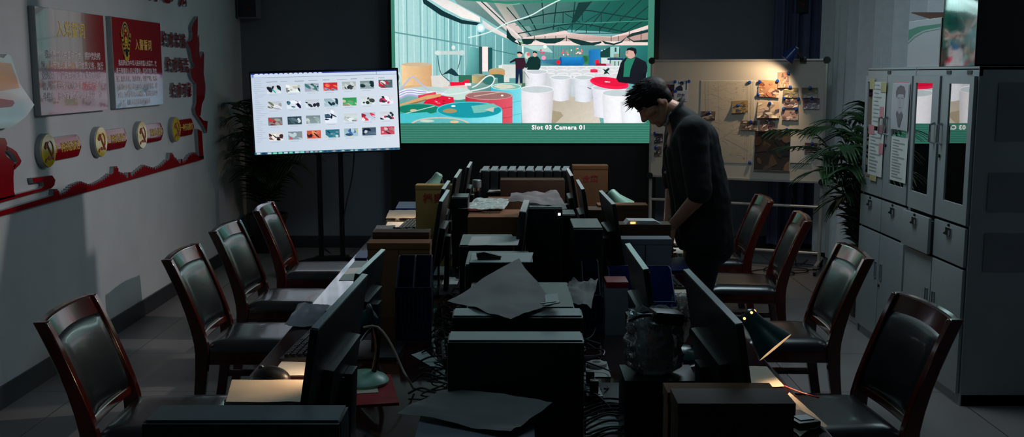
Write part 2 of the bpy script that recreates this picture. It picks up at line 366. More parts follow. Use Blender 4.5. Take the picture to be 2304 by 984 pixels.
# ================================================================== LED WALL
SY = 10.22                                                              # front face of the LED wall
def led():
    b0 = aty(876, 325, SY); b1 = aty(1464, 320, SY); zb = b0.z
    x0, x1 = b0.x, b1.x + 0.07; ztop = 2.92
    root = thing('led_video_wall', 'large glowing video wall showing white tubs and oil drums in a shed', 'screen', ((x0 + x1) / 2, SY, 0))
    cx = (x0 + x1) / 2
    g = G(); g.box((0, 0.12, (zb + ztop) / 2), (x1 - x0, 0.2, ztop - zb), bev=0.01); g.build('cabinet', M['blackm'], root)
    g = G(); g.box((0, 0.14, zb / 2), (x1 - x0 - 0.01, 0.16, zb)); g.build('plinth', M['blackp'], root)
    # the picture: coordinates are those of the displayed image, 560 wide
    pc = Pic(lambda u, v: (aty(u, 165, SY).x - cx, (277 - v) * ((aty(1150, 0, SY).z - aty(1150, 277, SY).z) / 277) + aty(1150, 277, SY).z), 0.00012)
    T0 = -84
    pc.rect(882, T0, 1470, 323, (62, 128, 106), (48, 112, 96), True)
    for k in range(16):
        pc.rect(882, 280 + k * 2.7, 1470, 281 + k * 2.7, (70, 138, 114) if k % 2 else (46, 108, 92), lift=(k == 0))
    pc.rect(890, T0, 1456, 277, (150, 200, 202), (96, 158, 158))
    # left corrugated wall
    pc.poly([(890, T0), (958, T0), (1000, 22), (1084, 56), (1164, 86), (1164, 200), (890, 200)], [(172, 212, 212), (160, 206, 206), (150, 200, 200), (120, 184, 186), (84, 150, 152), (90, 150, 150), (170, 208, 206)])
    for i, x in enumerate([898, 908, 916, 932, 946, 951, 962, 972, 982, 990, 1000, 1009, 1023, 1031, 1038, 1045, 1052, 1059, 1066, 1072, 1092, 1114, 1122, 1130, 1140]):
        yt = T0 if x < 960 else 5 + (x - 960) * 0.47
        pc.rect(x, yt, x + (2.2 if i % 3 else 1.2), 190, (192, 226, 226) if i % 2 else (104, 166, 168), lift=(i == 0))
    pc.poly([(1012, 40), (1018, 42), (1018, 190), (1012, 190)], (112, 164, 166)).poly([(1078, 52), (1083, 54), (1083, 176), (1078, 176)], (80, 136, 138))
    pc.line([(890, 72), (950, 82), (1015, 93), (1080, 104)], 3.2, (96, 150, 152)).line([(1085, 106), (1160, 122)], 2, (60, 120, 122))
    pc.poly([(1058, 104), (1080, 108), (1080, 176), (1046, 170)], [(110, 180, 178), (70, 140, 140), (50, 110, 112), (90, 160, 158)])
    pc.rect(1085, 104, 1098, 160, (240, 224, 220)).rect(1098, 106, 1108, 160, (24, 78, 80)).rect(1078, 104, 1085, 178, (40, 70, 74))
    # dark hood along the eave and the bright strip above it
    pc.poly([(940, T0), (962, 0), (1000, 25), (1040, 44), (1082, 51), (1084, 57), (1040, 53), (992, 34), (955, 8), (930, T0)], (18, 48, 54))
    pc.poly([(950, T0), (985, -12), (1030, 10), (1080, 38), (1081, 49), (1042, 40), (1000, 18), (972, 0)], [(206, 206, 204)] * 2 + [(238, 232, 226)] * 4 + [(226, 222, 220)] * 2)
    # roof
    pc.poly([(960, T0), (1456, T0), (1456, 60), (1410, 76), (1350, 70), (1275, 66), (1200, 84), (1165, 90), (1120, 60), (1082, 36), (1030, 8)],
            [(70, 120, 116), (6, 74, 62), (10, 84, 70), (18, 90, 76), (14, 88, 78), (30, 100, 92), (110, 140, 136), (150, 160, 156), (90, 130, 126), (96, 130, 126), (120, 150, 146)])
    pc.poly([(1066, -2), (1082, -8), (1172, 82), (1160, 88)], (206, 198, 194)).poly([(1108, 0), (1150, 6), (1170, 40), (1142, 52)], [(150, 160, 150), (110, 140, 128), (150, 150, 142), (190, 180, 174)])
    pc.poly([(1142, 54), (1158, 50), (1188, 78), (1180, 86)], (204, 188, 184)).poly([(1168, 60), (1190, 58), (1200, 72), (1186, 78)], (110, 150, 144))
    pc.poly([(1086, 44), (1106, 58), (1150, 84), (1150, 90), (1110, 72), (1086, 60)], [(214, 216, 212), (230, 222, 218), (240, 226, 222), (226, 210, 206), (200, 206, 204), (190, 204, 204)])
    for a, b in [((1080, 0), (1140, 56)), ((1140, 16), (1196, 82)), ((1176, 10), (1206, 66)), ((1218, 0), (1222, 34)), ((1262, T0), (1244, 66)), ((1302, T0), (1286, 62)), ((1330, 2), (1290, 52)), ((1370, 5), (1326, 60)), ((1402, 6), (1348, 66)), ((1440, 0), (1368, 70)), ((1456, 14), (1394, 66)), ((1456, 40), (1404, 72))]:
        pc.line([a, b], 2.4, (8, 52, 48))
    pc.poly([(1300, 6), (1330, 4), (1296, 48), (1284, 52)], (6, 50, 46))
    pc.line([(1040, -2), (1140, 6), (1270, 2), (1456, -4)], 5, (44, 128, 104)).line([(1140, 12), (1170, 8)], 2, (120, 170, 150))
    pc.line([(1160, 56), (1230, 53), (1310, 52), (1456, 46)], 2.2, (60, 128, 112))
    pc.curve([(1178, 44), (1226, 32), (1268, 27), (1312, 23), (1352, 28), (1400, 36), (1454, 44)], 2.6, (10, 46, 46))
    pc.curve([(1165, 75), (1220, 64), (1268, 55), (1306, 53), (1350, 60), (1408, 72)], 2.4, (14, 44, 46))
    pc.line([(1226, 76), (1310, 74), (1404, 74)], 2, (20, 62, 60))
    for x, y0, y1 in [(1222, 34, 53), (1266, 28, 52), (1309, 23, 46), (1351, 29, 50), (1394, 38, 48), (1255, 60, 74), (1286, 56, 72), (1318, 56, 74), (1348, 60, 74)]: pc.line([(x, y0), (x, y1)], 1.8, (12, 48, 48))
    for a, b in [((1270, 30), (1304, 50)), ((1314, 50), (1346, 30)), ((1258, 60), (1274, 68)), ((1274, 68), (1284, 56)), ((1292, 70), (1312, 56))]: pc.line([a, b], 1.8, (14, 54, 54))
    # bright gable and the black scalloped cloth below it
    pc.poly([(1176, 84), (1274, 68), (1276, 72), (1300, 76), (1372, 82), (1408, 72), (1456, 56), (1456, 64), (1412, 78), (1372, 86), (1300, 88), (1180, 90)], (228, 204, 198))
    pc.poly([(1176, 86), (1290, 74), (1330, 78), (1374, 84), (1414, 76), (1456, 66), (1456, 92), (1174, 94)], [(200, 176, 170), (214, 190, 184), (196, 170, 164), (186, 150, 140), (190, 146, 130), (196, 150, 130), (170, 150, 146), (190, 176, 172)])
    for x in (1202, 1226, 1250, 1274, 1374, 1390, 1414, 1441): pc.line([(x, 80 if x < 1400 else 68), (x, 92)], 1.6, (70, 74, 72))
    pc.rect(1166, 92, 1456, 102, (236, 218, 212), (230, 206, 198))
    pc.poly([(1174, 87), (1230, 86), (1273, 84), (1262, 92), (1248, 97), (1228, 97), (1214, 93), (1203, 88), (1196, 97), (1186, 100), (1176, 98)], (14, 52, 48))
    pc.poly([(1274, 84), (1300, 88), (1330, 95), (1352, 92), (1352, 96), (1336, 101), (1306, 101), (1290, 95)], (12, 48, 46))
    pc.poly([(1352, 90), (1366, 94), (1380, 97), (1396, 92), (1408, 82), (1420, 74), (1456, 66), (1456, 72), (1424, 80), (1412, 84), (1424, 91), (1456, 88), (1456, 94), (1424, 94), (1408, 83), (1398, 95), (1380, 101), (1360, 98)], (12, 50, 48))
    pc.poly([(1140, 62), (1150, 78), (1164, 90), (1174, 96), (1172, 102), (1154, 94), (1140, 84)], (12, 46, 48)).poly([(1158, 92), (1163, 88), (1168, 98)], (230, 220, 214)).oval(1174, 96, 3, 3.4, (110, 160, 110))
    pc.curve([(1054, 84), (1100, 72), (1140, 52), (1192, 35), (1226, 16), (1262, -2)], 2.6, (206, 232, 226))
    pc.line([(1140, 58), (1158, 72), (1172, 86)], 3, (230, 214, 208))
    pc.poly([(890, T0), (1456, T0), (1456, -12), (1200, -22), (985, -14), (930, -40), (890, -40)], [(385, 455, 455), (370, 450, 445), (230, 300, 295), (280, 350, 345), (300, 360, 355), (250, 300, 295), (350, 410, 410)])  # unseen top band, overbright colours added to light the room
    for x in range(960, 1456, 44): pc.line([(x, T0), (x - 30, -14)], 3, (60, 128, 120), lift=x == 960)
    # back of the shed
    pc.poly([(1164, 101), (1456, 101), (1456, 162), (1164, 162)], [(110, 164, 164), (22, 108, 104), (14, 84, 84), (80, 140, 142)])
    pc.poly([(1174, 102), (1230, 102), (1245, 118), (1200, 112)], (170, 204, 198)).rect(1243, 101, 1246, 132, (70, 130, 132))
    pc.rect(1174, 102, 1178, 120, (220, 232, 228))
    for x in range(1250, 1330, 6): pc.rect(x, 104, x + 1.4, 126, (70, 130, 134), lift=(x == 1250))
    for x, y, r, c in [(1082, 62, 10, (170, 220, 222)), (1082, 62, 7, (206, 240, 240)), (1082, 62, 4.6, (248, 255, 255)), (1226, 104, 4, (236, 244, 232)), (1285, 112, 1.6, (240, 244, 240))]: pc.oval(x, y, r, r, c)
    rr = random.Random(4)
    for cx_, cy_, n, cols in [(1271, 117, 10, [(226, 90, 110), (236, 230, 220), (120, 160, 110)]), (1302, 114, 12, [(216, 40, 60), (240, 120, 120), (236, 230, 214), (90, 150, 100)]), (1222, 117, 5, [(220, 70, 110), (240, 170, 190)]), (1360, 116, 9, [(220, 232, 228), (20, 70, 66)]), (1382, 124, 10, [(226, 226, 220), (206, 60, 80), (30, 60, 66)])]:
        for _ in range(n): pc.oval(cx_ + rr.uniform(-7, 7), cy_ + rr.uniform(-6, 6), rr.uniform(1.4, 3), rr.uniform(1.2, 2.6), rr.choice(cols), n=8, lift=_ == 0)
    pc.oval(1223, 129, 5, 4.6, (240, 150, 180)).poly([(1216, 134), (1260, 132), (1262, 146), (1216, 146)], [(60, 120, 150), (40, 110, 140), (20, 90, 110), (90, 150, 160)])
    pc.poly([(1346, 118), (1376, 102), (1376, 128), (1350, 128)], (12, 60, 54)).rect(1310, 124, 1324, 142, (50, 120, 70)).oval(1316, 132, 6, 7, (36, 100, 60))
    pc.rect(1372, 104, 1392, 128, (150, 196, 192)).rect(1382, 106, 1386, 116, (40, 70, 70)).rect(1380, 120, 1392, 128, (140, 150, 130)).rect(1392, 108, 1394, 128, (20, 60, 60))
    pc.rect(1261, 127, 1311, 147, (28, 134, 196), (10, 92, 158), True).oval(1261, 137, 3, 10, (14, 84, 142)).oval(1311, 137, 3, 9, (20, 108, 170))
    pc.rect(1324, 112, 1350, 146, (20, 104, 164), (34, 128, 190)).oval(1337, 112, 13, 2.6, (30, 120, 180))
    pc.oval(1256, 139, 4.6, 5, (222, 22, 44)).oval(1343, 138, 5, 5, (230, 24, 48)).poly([(1340, 142), (1362, 140), (1372, 149), (1340, 149)], (150, 16, 46)).poly([(1362, 142), (1380, 142), (1380, 150), (1366, 150)], (206, 150, 190))
    pc.rect(1352, 129, 1371, 142, (206, 220, 214)).rect(1366, 130, 1402, 134, (16, 44, 84)).rect(1374, 134, 1398, 148, (176, 200, 194)).rect(1382, 137, 1384, 148, (30, 70, 70)).rect(1390, 137, 1392, 148, (30, 70, 70)).rect(1380, 149, 1392, 155, (60, 200, 100))
    # rows of white tubs and the concrete floor
    pc.poly([(1164, 147), (1400, 147), (1400, 210), (1164, 210)], [(196, 202, 204), (214, 216, 218), (206, 208, 214), (190, 198, 200)])
    pc.rect(1164, 160, 1182, 200, (150, 168, 156)).poly([(1176, 186), (1182, 186), (1182, 200), (1170, 198)], (70, 110, 84))
    for y, xs in [(151, range(1220, 1400, 22)), (158, range(1214, 1400, 26)), (166, range(1236, 1400, 30))]:
        for x in xs: pc.oval(x, y, 13, 3.6, (226, 226, 228), lift=(x == xs[0])); pc.oval(x, y + 0.8, 11, 2.4, (186, 194, 196), lift=False)
    def tub(x0, x1, y0, y1, taper, ry, c=(212, 214, 220)):
        w = (x1 - x0) * taper; cx_ = (x0 + x1) / 2; rx = (x1 - x0) / 2
        l = tuple(max(0, k - 34) for k in c); h = tuple(min(255, k + 16) for k in c)
        pc.up(); n = 10
        for i in range(n):
            a, b = i / n, (i + 1) / n
            sh = lambda t: tuple(int(l[q] + (h[q] - l[q]) * (math.sin(PI * (0.16 + 0.78 * t)) ** 0.8)) for q in range(3))
            f0 = math.sin(PI * a) * ry * 0.7; f1 = math.sin(PI * b) * ry * 0.7
            pc.poly([(x0 + (x1 - x0) * a, y0), (x0 + (x1 - x0) * b, y0), (x0 + w + (x1 - x0 - 2 * w) * b, y1 + f1), (x0 + w + (x1 - x0 - 2 * w) * a, y1 + f0)], [sh(a), sh(b), sh(b), sh(a)], False)
        pc.oval(cx_, y0, rx + 1.5, ry + 1, (228, 228, 232)).oval(cx_, y0 + 0.6, rx - 1.5, ry - 0.8, (190, 200, 204))
    pc.poly([(1236, 277), (1238, 222), (1284, 212), (1340, 222), (1352, 277)], [(186, 176, 158), (176, 166, 148), (196, 188, 172), (200, 190, 176), (212, 204, 190)])
    pc.poly([(1240, 277), (1243, 248), (1262, 252), (1268, 260), (1250, 277)], (160, 148, 124))
    pc.clip = (890, T0, 1456, 277)
    tub(1183, 1232, 160, 198, 0.07, 5); tub(1280, 1300, 172, 214, 0.06, 4, (176, 186, 192)); tub(1238, 1285, 173, 224, 0.10, 5); tub(1291, 1336, 173, 226, 0.07, 5, (206, 210, 218))
    pc.line([(1322, 196), (1330, 199)], 1.5, (60, 60, 66)).line([(1178, 158), (1190, 176)], 1.2, (150, 130, 110))
    tub(1171, 1246, 200, 282, 0.06, 8, (218, 216, 220)); tub(1332, 1402, 196, 262, 0.09, 6, (214, 214, 222)); tub(1355, 1430, 208, 282, 0.06, 8, (222, 222, 226)); tub(1396, 1456, 230, 282, 0.08, 6, (220, 224, 228))
    pc.rect(1328, 156, 1344, 162, (220, 20, 60)).oval(1336, 156, 8, 1.8, (240, 60, 100))
    pc.poly([(1356, 154), (1362, 156), (1368, 152), (1372, 154), (1366, 160), (1372, 167), (1366, 164), (1358, 166), (1360, 160)], (14, 50, 44))
    pc.oval(1371, 186, 44, 13, (246, 26, 74), 0.14).oval(1370, 183, 40, 9, (222, 14, 58), 0.14).oval(1364, 183, 4, 1.6, (255, 190, 200)).oval(1370, 183.6, 3, 1.2, (255, 190, 200))
    # people in the picture
    pc.poly([(1386, 176), (1396, 140), (1406, 129), (1432, 128), (1452, 138), (1456, 150), (1452, 180), (1436, 190), (1392, 184)], (16, 18, 28))
    pc.poly([(1402, 172), (1404, 140), (1410, 130), (1428, 130), (1424, 140), (1418, 156), (1416, 172)], (34, 120, 96))
    pc.poly([(1410, 128), (1418, 131), (1427, 128), (1428, 118), (1412, 120)], (186, 146, 130)).oval(1417, 119, 10.5, 11.5, (206, 166, 150)).poly([(1408, 114), (1410, 108), (1420, 105.5), (1430, 109), (1431, 118), (1428, 124), (1424, 114), (1414, 112)], (14, 14, 20)).oval(1422, 119, 1.8, 2.8, (214, 160, 146)).line([(1408.5, 116), (1413, 115.4)], 0.9, (40, 30, 30)).line([(1408, 118.4), (1412, 118)], 1.0, (50, 36, 36)).line([(1408.5, 126), (1412, 126)], 0.9, (150, 90, 84)).poly([(1407, 118), (1405.6, 122.6), (1409, 122.6)], (196, 152, 136))
    pc.poly([(1160, 152), (1176, 152), (1176, 187), (1170, 187), (1168, 164), (1165, 187), (1160, 187)], (18, 34, 62)).poly([(1159, 130), (1180, 129), (1184, 146), (1178, 154), (1160, 154)], (52, 22, 38)).poly([(1160, 130), (1147, 138), (1148, 141), (1162, 136)], (30, 22, 36)).oval(1169, 122, 5.4, 6.4, (216, 180, 164)).poly([(1163, 120), (1164, 116), (1170, 115), (1176, 118), (1175, 122), (1169, 119)], (14, 14, 20))
    pc.oval(1186, 124, 6, 8, (196, 206, 190)).oval(1189, 121, 4, 4, (210, 110, 120)).poly([(1188, 130), (1196, 126), (1210, 126), (1216, 134), (1216, 150), (1212, 156), (1186, 156)], (10, 46, 42)).poly([(1190, 130), (1180, 150), (1184, 153), (1194, 140)], (10, 42, 40)).oval(1203, 121, 4.8, 6.2, (206, 166, 150)).poly([(1198.4, 119), (1199, 115), (1204, 114), (1208, 117), (1208, 120), (1203, 117)], (14, 16, 22))
    # drums, hoses and rubbish on the left
    pc.rect(1128, 144, 1160, 175, (206, 210, 206)).rect(1122, 146, 1130, 152, (220, 226, 220))
    pc.poly([(890, 200), (1000, 188), (1110, 176), (1168, 190), (1172, 277), (890, 277)], [(120, 170, 166), (150, 180, 174), (110, 150, 140), (60, 120, 116), (80, 150, 150), (60, 140, 136)])
    pc.rect(1032, 168, 1100, 186, (46, 106, 84)).rect(1062, 168, 1092, 186, (196, 176, 120), (120, 110, 80)).oval(1077, 168, 15, 3, (150, 160, 140)).oval(1118, 158, 18, 6, (176, 160, 120)).rect(1102, 158, 1136, 168, (196, 150, 100)).oval(1118, 170, 17, 4, (40, 96, 90)).oval(1100, 180, 14, 10, (50, 110, 104)).rect(1134, 172, 1146, 184, (210, 214, 206)).rect(1120, 172, 1134, 186, (40, 96, 96))
    pc.rect(904, 144, 972, 196, (236, 200, 150), (204, 158, 112)).oval(938, 144, 34, 4.4, (196, 176, 146)).oval(938, 196, 34, 5, (214, 172, 126)).poly([(970, 170), (998, 168), (1012, 188), (1006, 196), (972, 196)], (212, 210, 204))
    pc.oval(894, 172, 8, 14, (196, 214, 214)).oval(894, 174, 5, 10, (70, 110, 110)).rect(984, 114, 1042, 122, (190, 206, 200)).oval(986, 118, 7, 5, (206, 218, 214)).oval(1040, 118, 6, 6, (190, 206, 206)).oval(1021, 106, 4, 5, (214, 226, 224))
    pc.curve([(986, 124), (988, 146), (994, 166), (1012, 182)], 1.8, (40, 90, 96)).curve([(1038, 124), (1034, 142), (1030, 154)], 1.8, (50, 100, 104)).poly([(994, 168), (1016, 152), (1024, 158), (1034, 170), (1024, 170), (1010, 164)], (22, 56, 62))
    pc.poly([(1012, 184), (1040, 184), (1048, 179), (1056, 178), (1056, 186), (1042, 192), (1014, 193)], (226, 20, 54)).poly([(998, 194), (1050, 190), (1054, 202), (1000, 204)], (222, 190, 186)).rect(1046, 186, 1060, 192, (226, 228, 226))
    pc.oval(960, 204, 60, 10, (176, 200, 196)).oval(1030, 210, 34, 14, (190, 214, 206))
    for k, (c, o_) in enumerate([((226, 230, 240), 0), ((166, 150, 214), 3), ((236, 238, 244), 6), ((150, 170, 200), 9), ((222, 226, 234), 12), ((186, 176, 222), 15), ((150, 168, 190), 18)]):
        pc.curve([(890, 210 + o_), (918, 200 + o_ * 0.8), (944, 203 + o_ * 0.8), (968, 206 + o_ * 0.5), (1000, 208 + o_ * 0.4)], 3.0, c)
    pc.curve([(893, 208), (912, 188), (928, 172), (946, 186), (966, 204)], 4, (180, 186, 206)).curve([(960, 206), (1010, 212), (1060, 204), (1100, 194), (1112, 180), (1108, 170), (1094, 172), (1074, 190), (1062, 196)], 3, (214, 224, 222))
    pc.poly([(940, 214), (980, 206), (982, 212), (942, 222)], (214, 60, 80)).poly([(952, 232), (962, 220), (990, 214), (1020, 218), (1022, 230), (994, 240), (972, 236)], (214, 26, 56))
    for _ in range(12): pc.oval(rr.uniform(975, 1016), rr.uniform(218, 234), 2.4, 1.4, rr.choice([(246, 180, 190), (250, 90, 110), (170, 10, 40)]), n=8, lift=_ == 0)
    pc.poly([(893, 236), (960, 214), (992, 210), (992, 216), (958, 224), (895, 246)], (206, 160, 110)).poly([(893, 240), (960, 222), (958, 225), (895, 246)], (150, 104, 70))
    def drum(cx_, cy_, rx, ry, ctop, cl, cr, y1=277):
        pc.rect(cx_ - rx, cy_, cx_ + rx, y1, cl, cr)
        for q in (0.35, 0.7):
            yy = cy_ + ry + (y1 - cy_) * q
            if yy < y1 - 2: pc.curve([(cx_ - rx, yy - ry * 0.6), (cx_, yy), (cx_ + rx, yy - ry * 0.6)], 1.6, tuple(max(0, k - 30) for k in cr))
        pc.oval(cx_, cy_, rx, ry, tuple(min(255, k + 50) for k in ctop)).oval(cx_, cy_ + 0.4, rx - 2.5, ry - 1.6, ctop)
    drum(1139, 194, 34, 8, (130, 180, 170), (50, 170, 196), (120, 214, 224)); pc.poly([(1110, 194), (1124, 188), (1150, 190), (1160, 196), (1130, 200)], (206, 206, 186))
    drum(1100, 214, 53, 10, (150, 106, 104), (176, 44, 66), (216, 84, 100)); pc.line([(1066, 216), (1130, 206)], 2, (200, 170, 160)); pc.oval(1130, 214, 3, 2, (240, 230, 224))
    drum(942, 245, 50, 13, (20, 120, 98), (40, 150, 150), (60, 190, 200)); pc.oval(930, 248, 8, 3, (210, 180, 150)).line([(900, 258), (978, 238)], 2, (170, 200, 190)); pc.poly([(890, 256), (960, 252), (985, 262), (960, 277), (890, 277)], (70, 186, 196))
    drum(1056, 247, 74, 19, (22, 146, 158), (70, 180, 196), (140, 224, 232)); pc.oval(1012, 249, 16, 5, (160, 140, 96)).poly([(1060, 238), (1110, 232), (1122, 240), (1090, 252), (1066, 254)], (110, 186, 176)); pc.oval(1020, 238, 5, 2, (240, 240, 226)).poly([(1090, 246), (1112, 240), (1110, 252)], (196, 190, 176))
    pc.oval(990, 279, 66, 16, (196, 190, 176)).oval(990, 279, 60, 13, (96, 176, 178)).oval(1022, 274, 10, 3, (220, 190, 150)).oval(960, 272, 16, 3, (190, 206, 190))
    pc.clip = None
    pc.rect(890, 277, 1456, 281, (50, 116, 98))
    pc.build('picture', M['screen'], root, FACE_CAM @ T((0, 0, 0.002)), 'bright picture of a shed full of tubs and drums')
    tx = aty(1257, 287, SY)
    text('caption', 'Slot 03 Camera 01', 0.058, emit('caption_white', (250, 244, 246), 1.0), root, FACE_CAM @ T((tx.x - cx, tx.z, 0.02)), bold=0.002, spacing=1.12, sx=1.06, label='white caption lettering')
    return root
led()
# ================================================================== TELEVISION ON ITS STAND
def tv():
    Y = 9.2
    c = aty(734, 252, Y); W, Hh = 1.285, 0.735
    yaw, roll = R(7), -0.028
    root = thing('television', 'large lit television showing a grid of photo thumbnails', 'television', c, rot=(0, roll, yaw))
    G().box((0, 0.025, 0), (W, 0.05, Hh), bev=0.006).build('case', M['gloss'], root)
    G().box((0, 0.06, -0.02), (W * 0.6, 0.04, Hh * 0.6), bev=0.012).build('back_cover', M['blackp'], root)
    # menu-like screen: picture coordinates 0..1600 x 0..880
    w, h = W - 0.03, Hh - 0.035
    pc = Pic(lambda u, v: ((u / 1560 - 0.5) * w, (0.5 - v / 860) * h), 0.0002)
    pc.rect(0, 0, 1560, 860, (196, 210, 226), (214, 224, 236)); pc.rect(0, 0, 1560, 14, (40, 56, 130)).rect(0, 14, 1560, 44, (206, 220, 240)).rect(0, 44, 1560, 48, (120, 136, 160)).rect(6, 14, 30, 42, (120, 150, 200)).rect(1340, 14, 1344, 44, (90, 110, 160))
    for k in range(14): pc.oval(60 + k * 52, 12, 22, 9, (210, 222, 238), n=12, lift=k == 0)
    pc.up(); rr = random.Random(11)
    for k in range(34): pc.rect(20 + rr.uniform(0, 14), 66 + k * 20, 60 + rr.uniform(0, 90), 71 + k * 20, (170, 184, 206), lift=False)
    for k in range(9): pc.rect(160 + k * 150, 92 - k * 1.5, 270 + k * 150 + rr.uniform(-50, 20), 97 - k * 1.5, (150, 160, 176) if k % 2 else (110, 120, 136), lift=False)
    X = [160, 365, 565, 765, 965, 1160, 1360]; Yr = [130, 300, 470, 630]
    spec = [  # colours: ground, then blobs
        [((196, 200, 206), (26, 34, 50), (60, 180, 170)), ((210, 216, 214), (190, 190, 180), (40, 60, 70)), ((150, 160, 178), (60, 120, 120), (196, 190, 190)), ((196, 40, 44), (236, 120, 80), (130, 160, 200)), ((170, 180, 180), (60, 70, 76), (210, 214, 210)), ((130, 150, 150), (20, 50, 56), (220, 226, 220)), ((80, 96, 100), (200, 40, 60), (226, 226, 230))],
        [((190, 194, 204), (230, 232, 236), (110, 120, 90)), ((206, 212, 222), (20, 22, 60), (60, 120, 140)), ((190, 200, 210), (40, 46, 60), (220, 226, 230)), ((150, 176, 186), (30, 56, 66), (210, 220, 220)), ((50, 150, 84), (210, 200, 170), (60, 170, 100)), ((206, 214, 216), (60, 70, 70), (190, 200, 190)), ((214, 214, 222), (214, 60, 110), (40, 50, 60))],
        [((100, 106, 110), (190, 60, 60), (150, 160, 150)), ((40, 66, 76), (90, 110, 124), (214, 224, 226)), ((120, 140, 142), (170, 190, 186), (200, 210, 206)), ((206, 214, 226), (24, 34, 52), (60, 90, 110)), ((200, 210, 212), (196, 206, 206), (180, 190, 190)), ((180, 192, 210), (224, 60, 74), (240, 240, 240)), ((206, 206, 214), (40, 60, 66), (214, 60, 80))],
        [((214, 210, 206), (60, 40, 44), (130, 80, 70)), ((120, 140, 150), (190, 206, 210), (196, 90, 80)), ((190, 84, 60), (60, 40, 40), (240, 150, 110)), ((40, 110, 130), (200, 214, 210), (20, 40, 60)), ((150, 180, 190), (60, 110, 170), (206, 196, 130)), ((70, 90, 110), (20, 34, 50), (200, 210, 220)), ((186, 70, 90), (230, 190, 196), (110, 30, 50))]]
    for j in range(4):
        for i in range(7):
            g0, b1, b2 = spec[j][i]; tall = (j, i) == (2, 3); x = X[i]; y = Yr[j] - 4.2 * i - (60 if tall else 0); ww, hh = (150 if not tall else 128), (86 if not tall else 150)
            pc.clip = (x, y, x + ww, y + hh); pc.rect(x, y, x + ww, y + hh, g0, tuple(min(255, int(k * 1.12)) for k in g0), True)
            for q in range(9):
                cc = [b1, b2, tuple(min(255, k + 30) for k in g0), tuple(int(k * 0.7) for k in b1)][q % 4]; ang = rr.uniform(0, 3)
                ex, ey = x + rr.uniform(0, ww), y + rr.uniform(hh * 0.2, hh); 
                pc.oval(ex, ey, rr.uniform(10, 46), rr.uniform(5, 22), cc, ang * 0.3, n=9)
            pc.clip = None; pc.rect(x + 20, y + hh + 14, x + 110, y + hh + 19, (176, 186, 200), lift=False)
    pc.rect(0, 836, 1560, 860, (40, 96, 120), (60, 110, 130))
    for k in range(9): pc.rect(20 + k * 58, 840, 60 + k * 58, 858, rr.choice([(120, 220, 180), (190, 214, 220), (20, 50, 90)]), lift=k == 0)
    for k in range(24): pc.rect(400 + k * 48, 842, 430 + k * 48, 856, rr.choice([(170, 150, 150), (30, 70, 110), (150, 206, 206)]), lift=False)
    pc.build('picture', M['tvscreen'], root, FACE_CAM @ T((0, 0, 0.003)), 'white screen with rows of small photographs')
    # stand
    bx = (aty(711, 346, Y).x + aty(760, 346, Y).x) / 2
    st = thing('television_stand', 'black twin-post rolling stand carrying the television', 'stand', (bx, Y + 0.14, 0), yaw)
    for s, nm in ((-1, 'post'), (1, 'post')):
        G().box((s * 0.095, 0, 0.64), (0.045, 0.05, 1.16), bev=0.006).build(nm, M['blackm'], st)
    G().box((0, -0.035, 1.25), (0.40, 0.02, 0.36), bev=0.004).build('mount_plate', M['blackm'], st)
    G().box((0, -0.01, 0.085), (0.30, 0.09, 0.05), bev=0.006).build('cross_beam', M['blackm'], st)
    for s in (-1, 1):
        G().box((s * 0.26, -0.18, 0.075), (0.07, 0.62, 0.045), rot=(0, 0, s * 0.62), bev=0.008).build('foot', M['blackm'], st)
        for e in (-1, 1):
            px, py = s * 0.26 - e * 0.29 * math.sin(s * 0.62) , -0.18 + e * 0.29 * math.cos(s * 0.62)
            G().cyl((px - 0.014, py, 0.026), (px + 0.014, py, 0.026), 0.026, n=16).box((px, py, 0.05), (0.02, 0.05, 0.02)).build('caster', M['blackp'], st)
    pts = [aty(797, 345, Y + 0.16), aty(792, 400, Y + 0.16), aty(779, 460, Y + 0.12), aty(770, 520, Y + 0.1)]
    cb = G().tube(pts + [(pts[-1].x - 0.02, Y + 0.3, 0.012), (pts[-1].x - 0.35, YB - 0.12, 0.008)], 0.006, 6).build('power_cable', M['cable'])
    tag(cb, 'thin black power cord hanging below the television', 'cord')
tv()
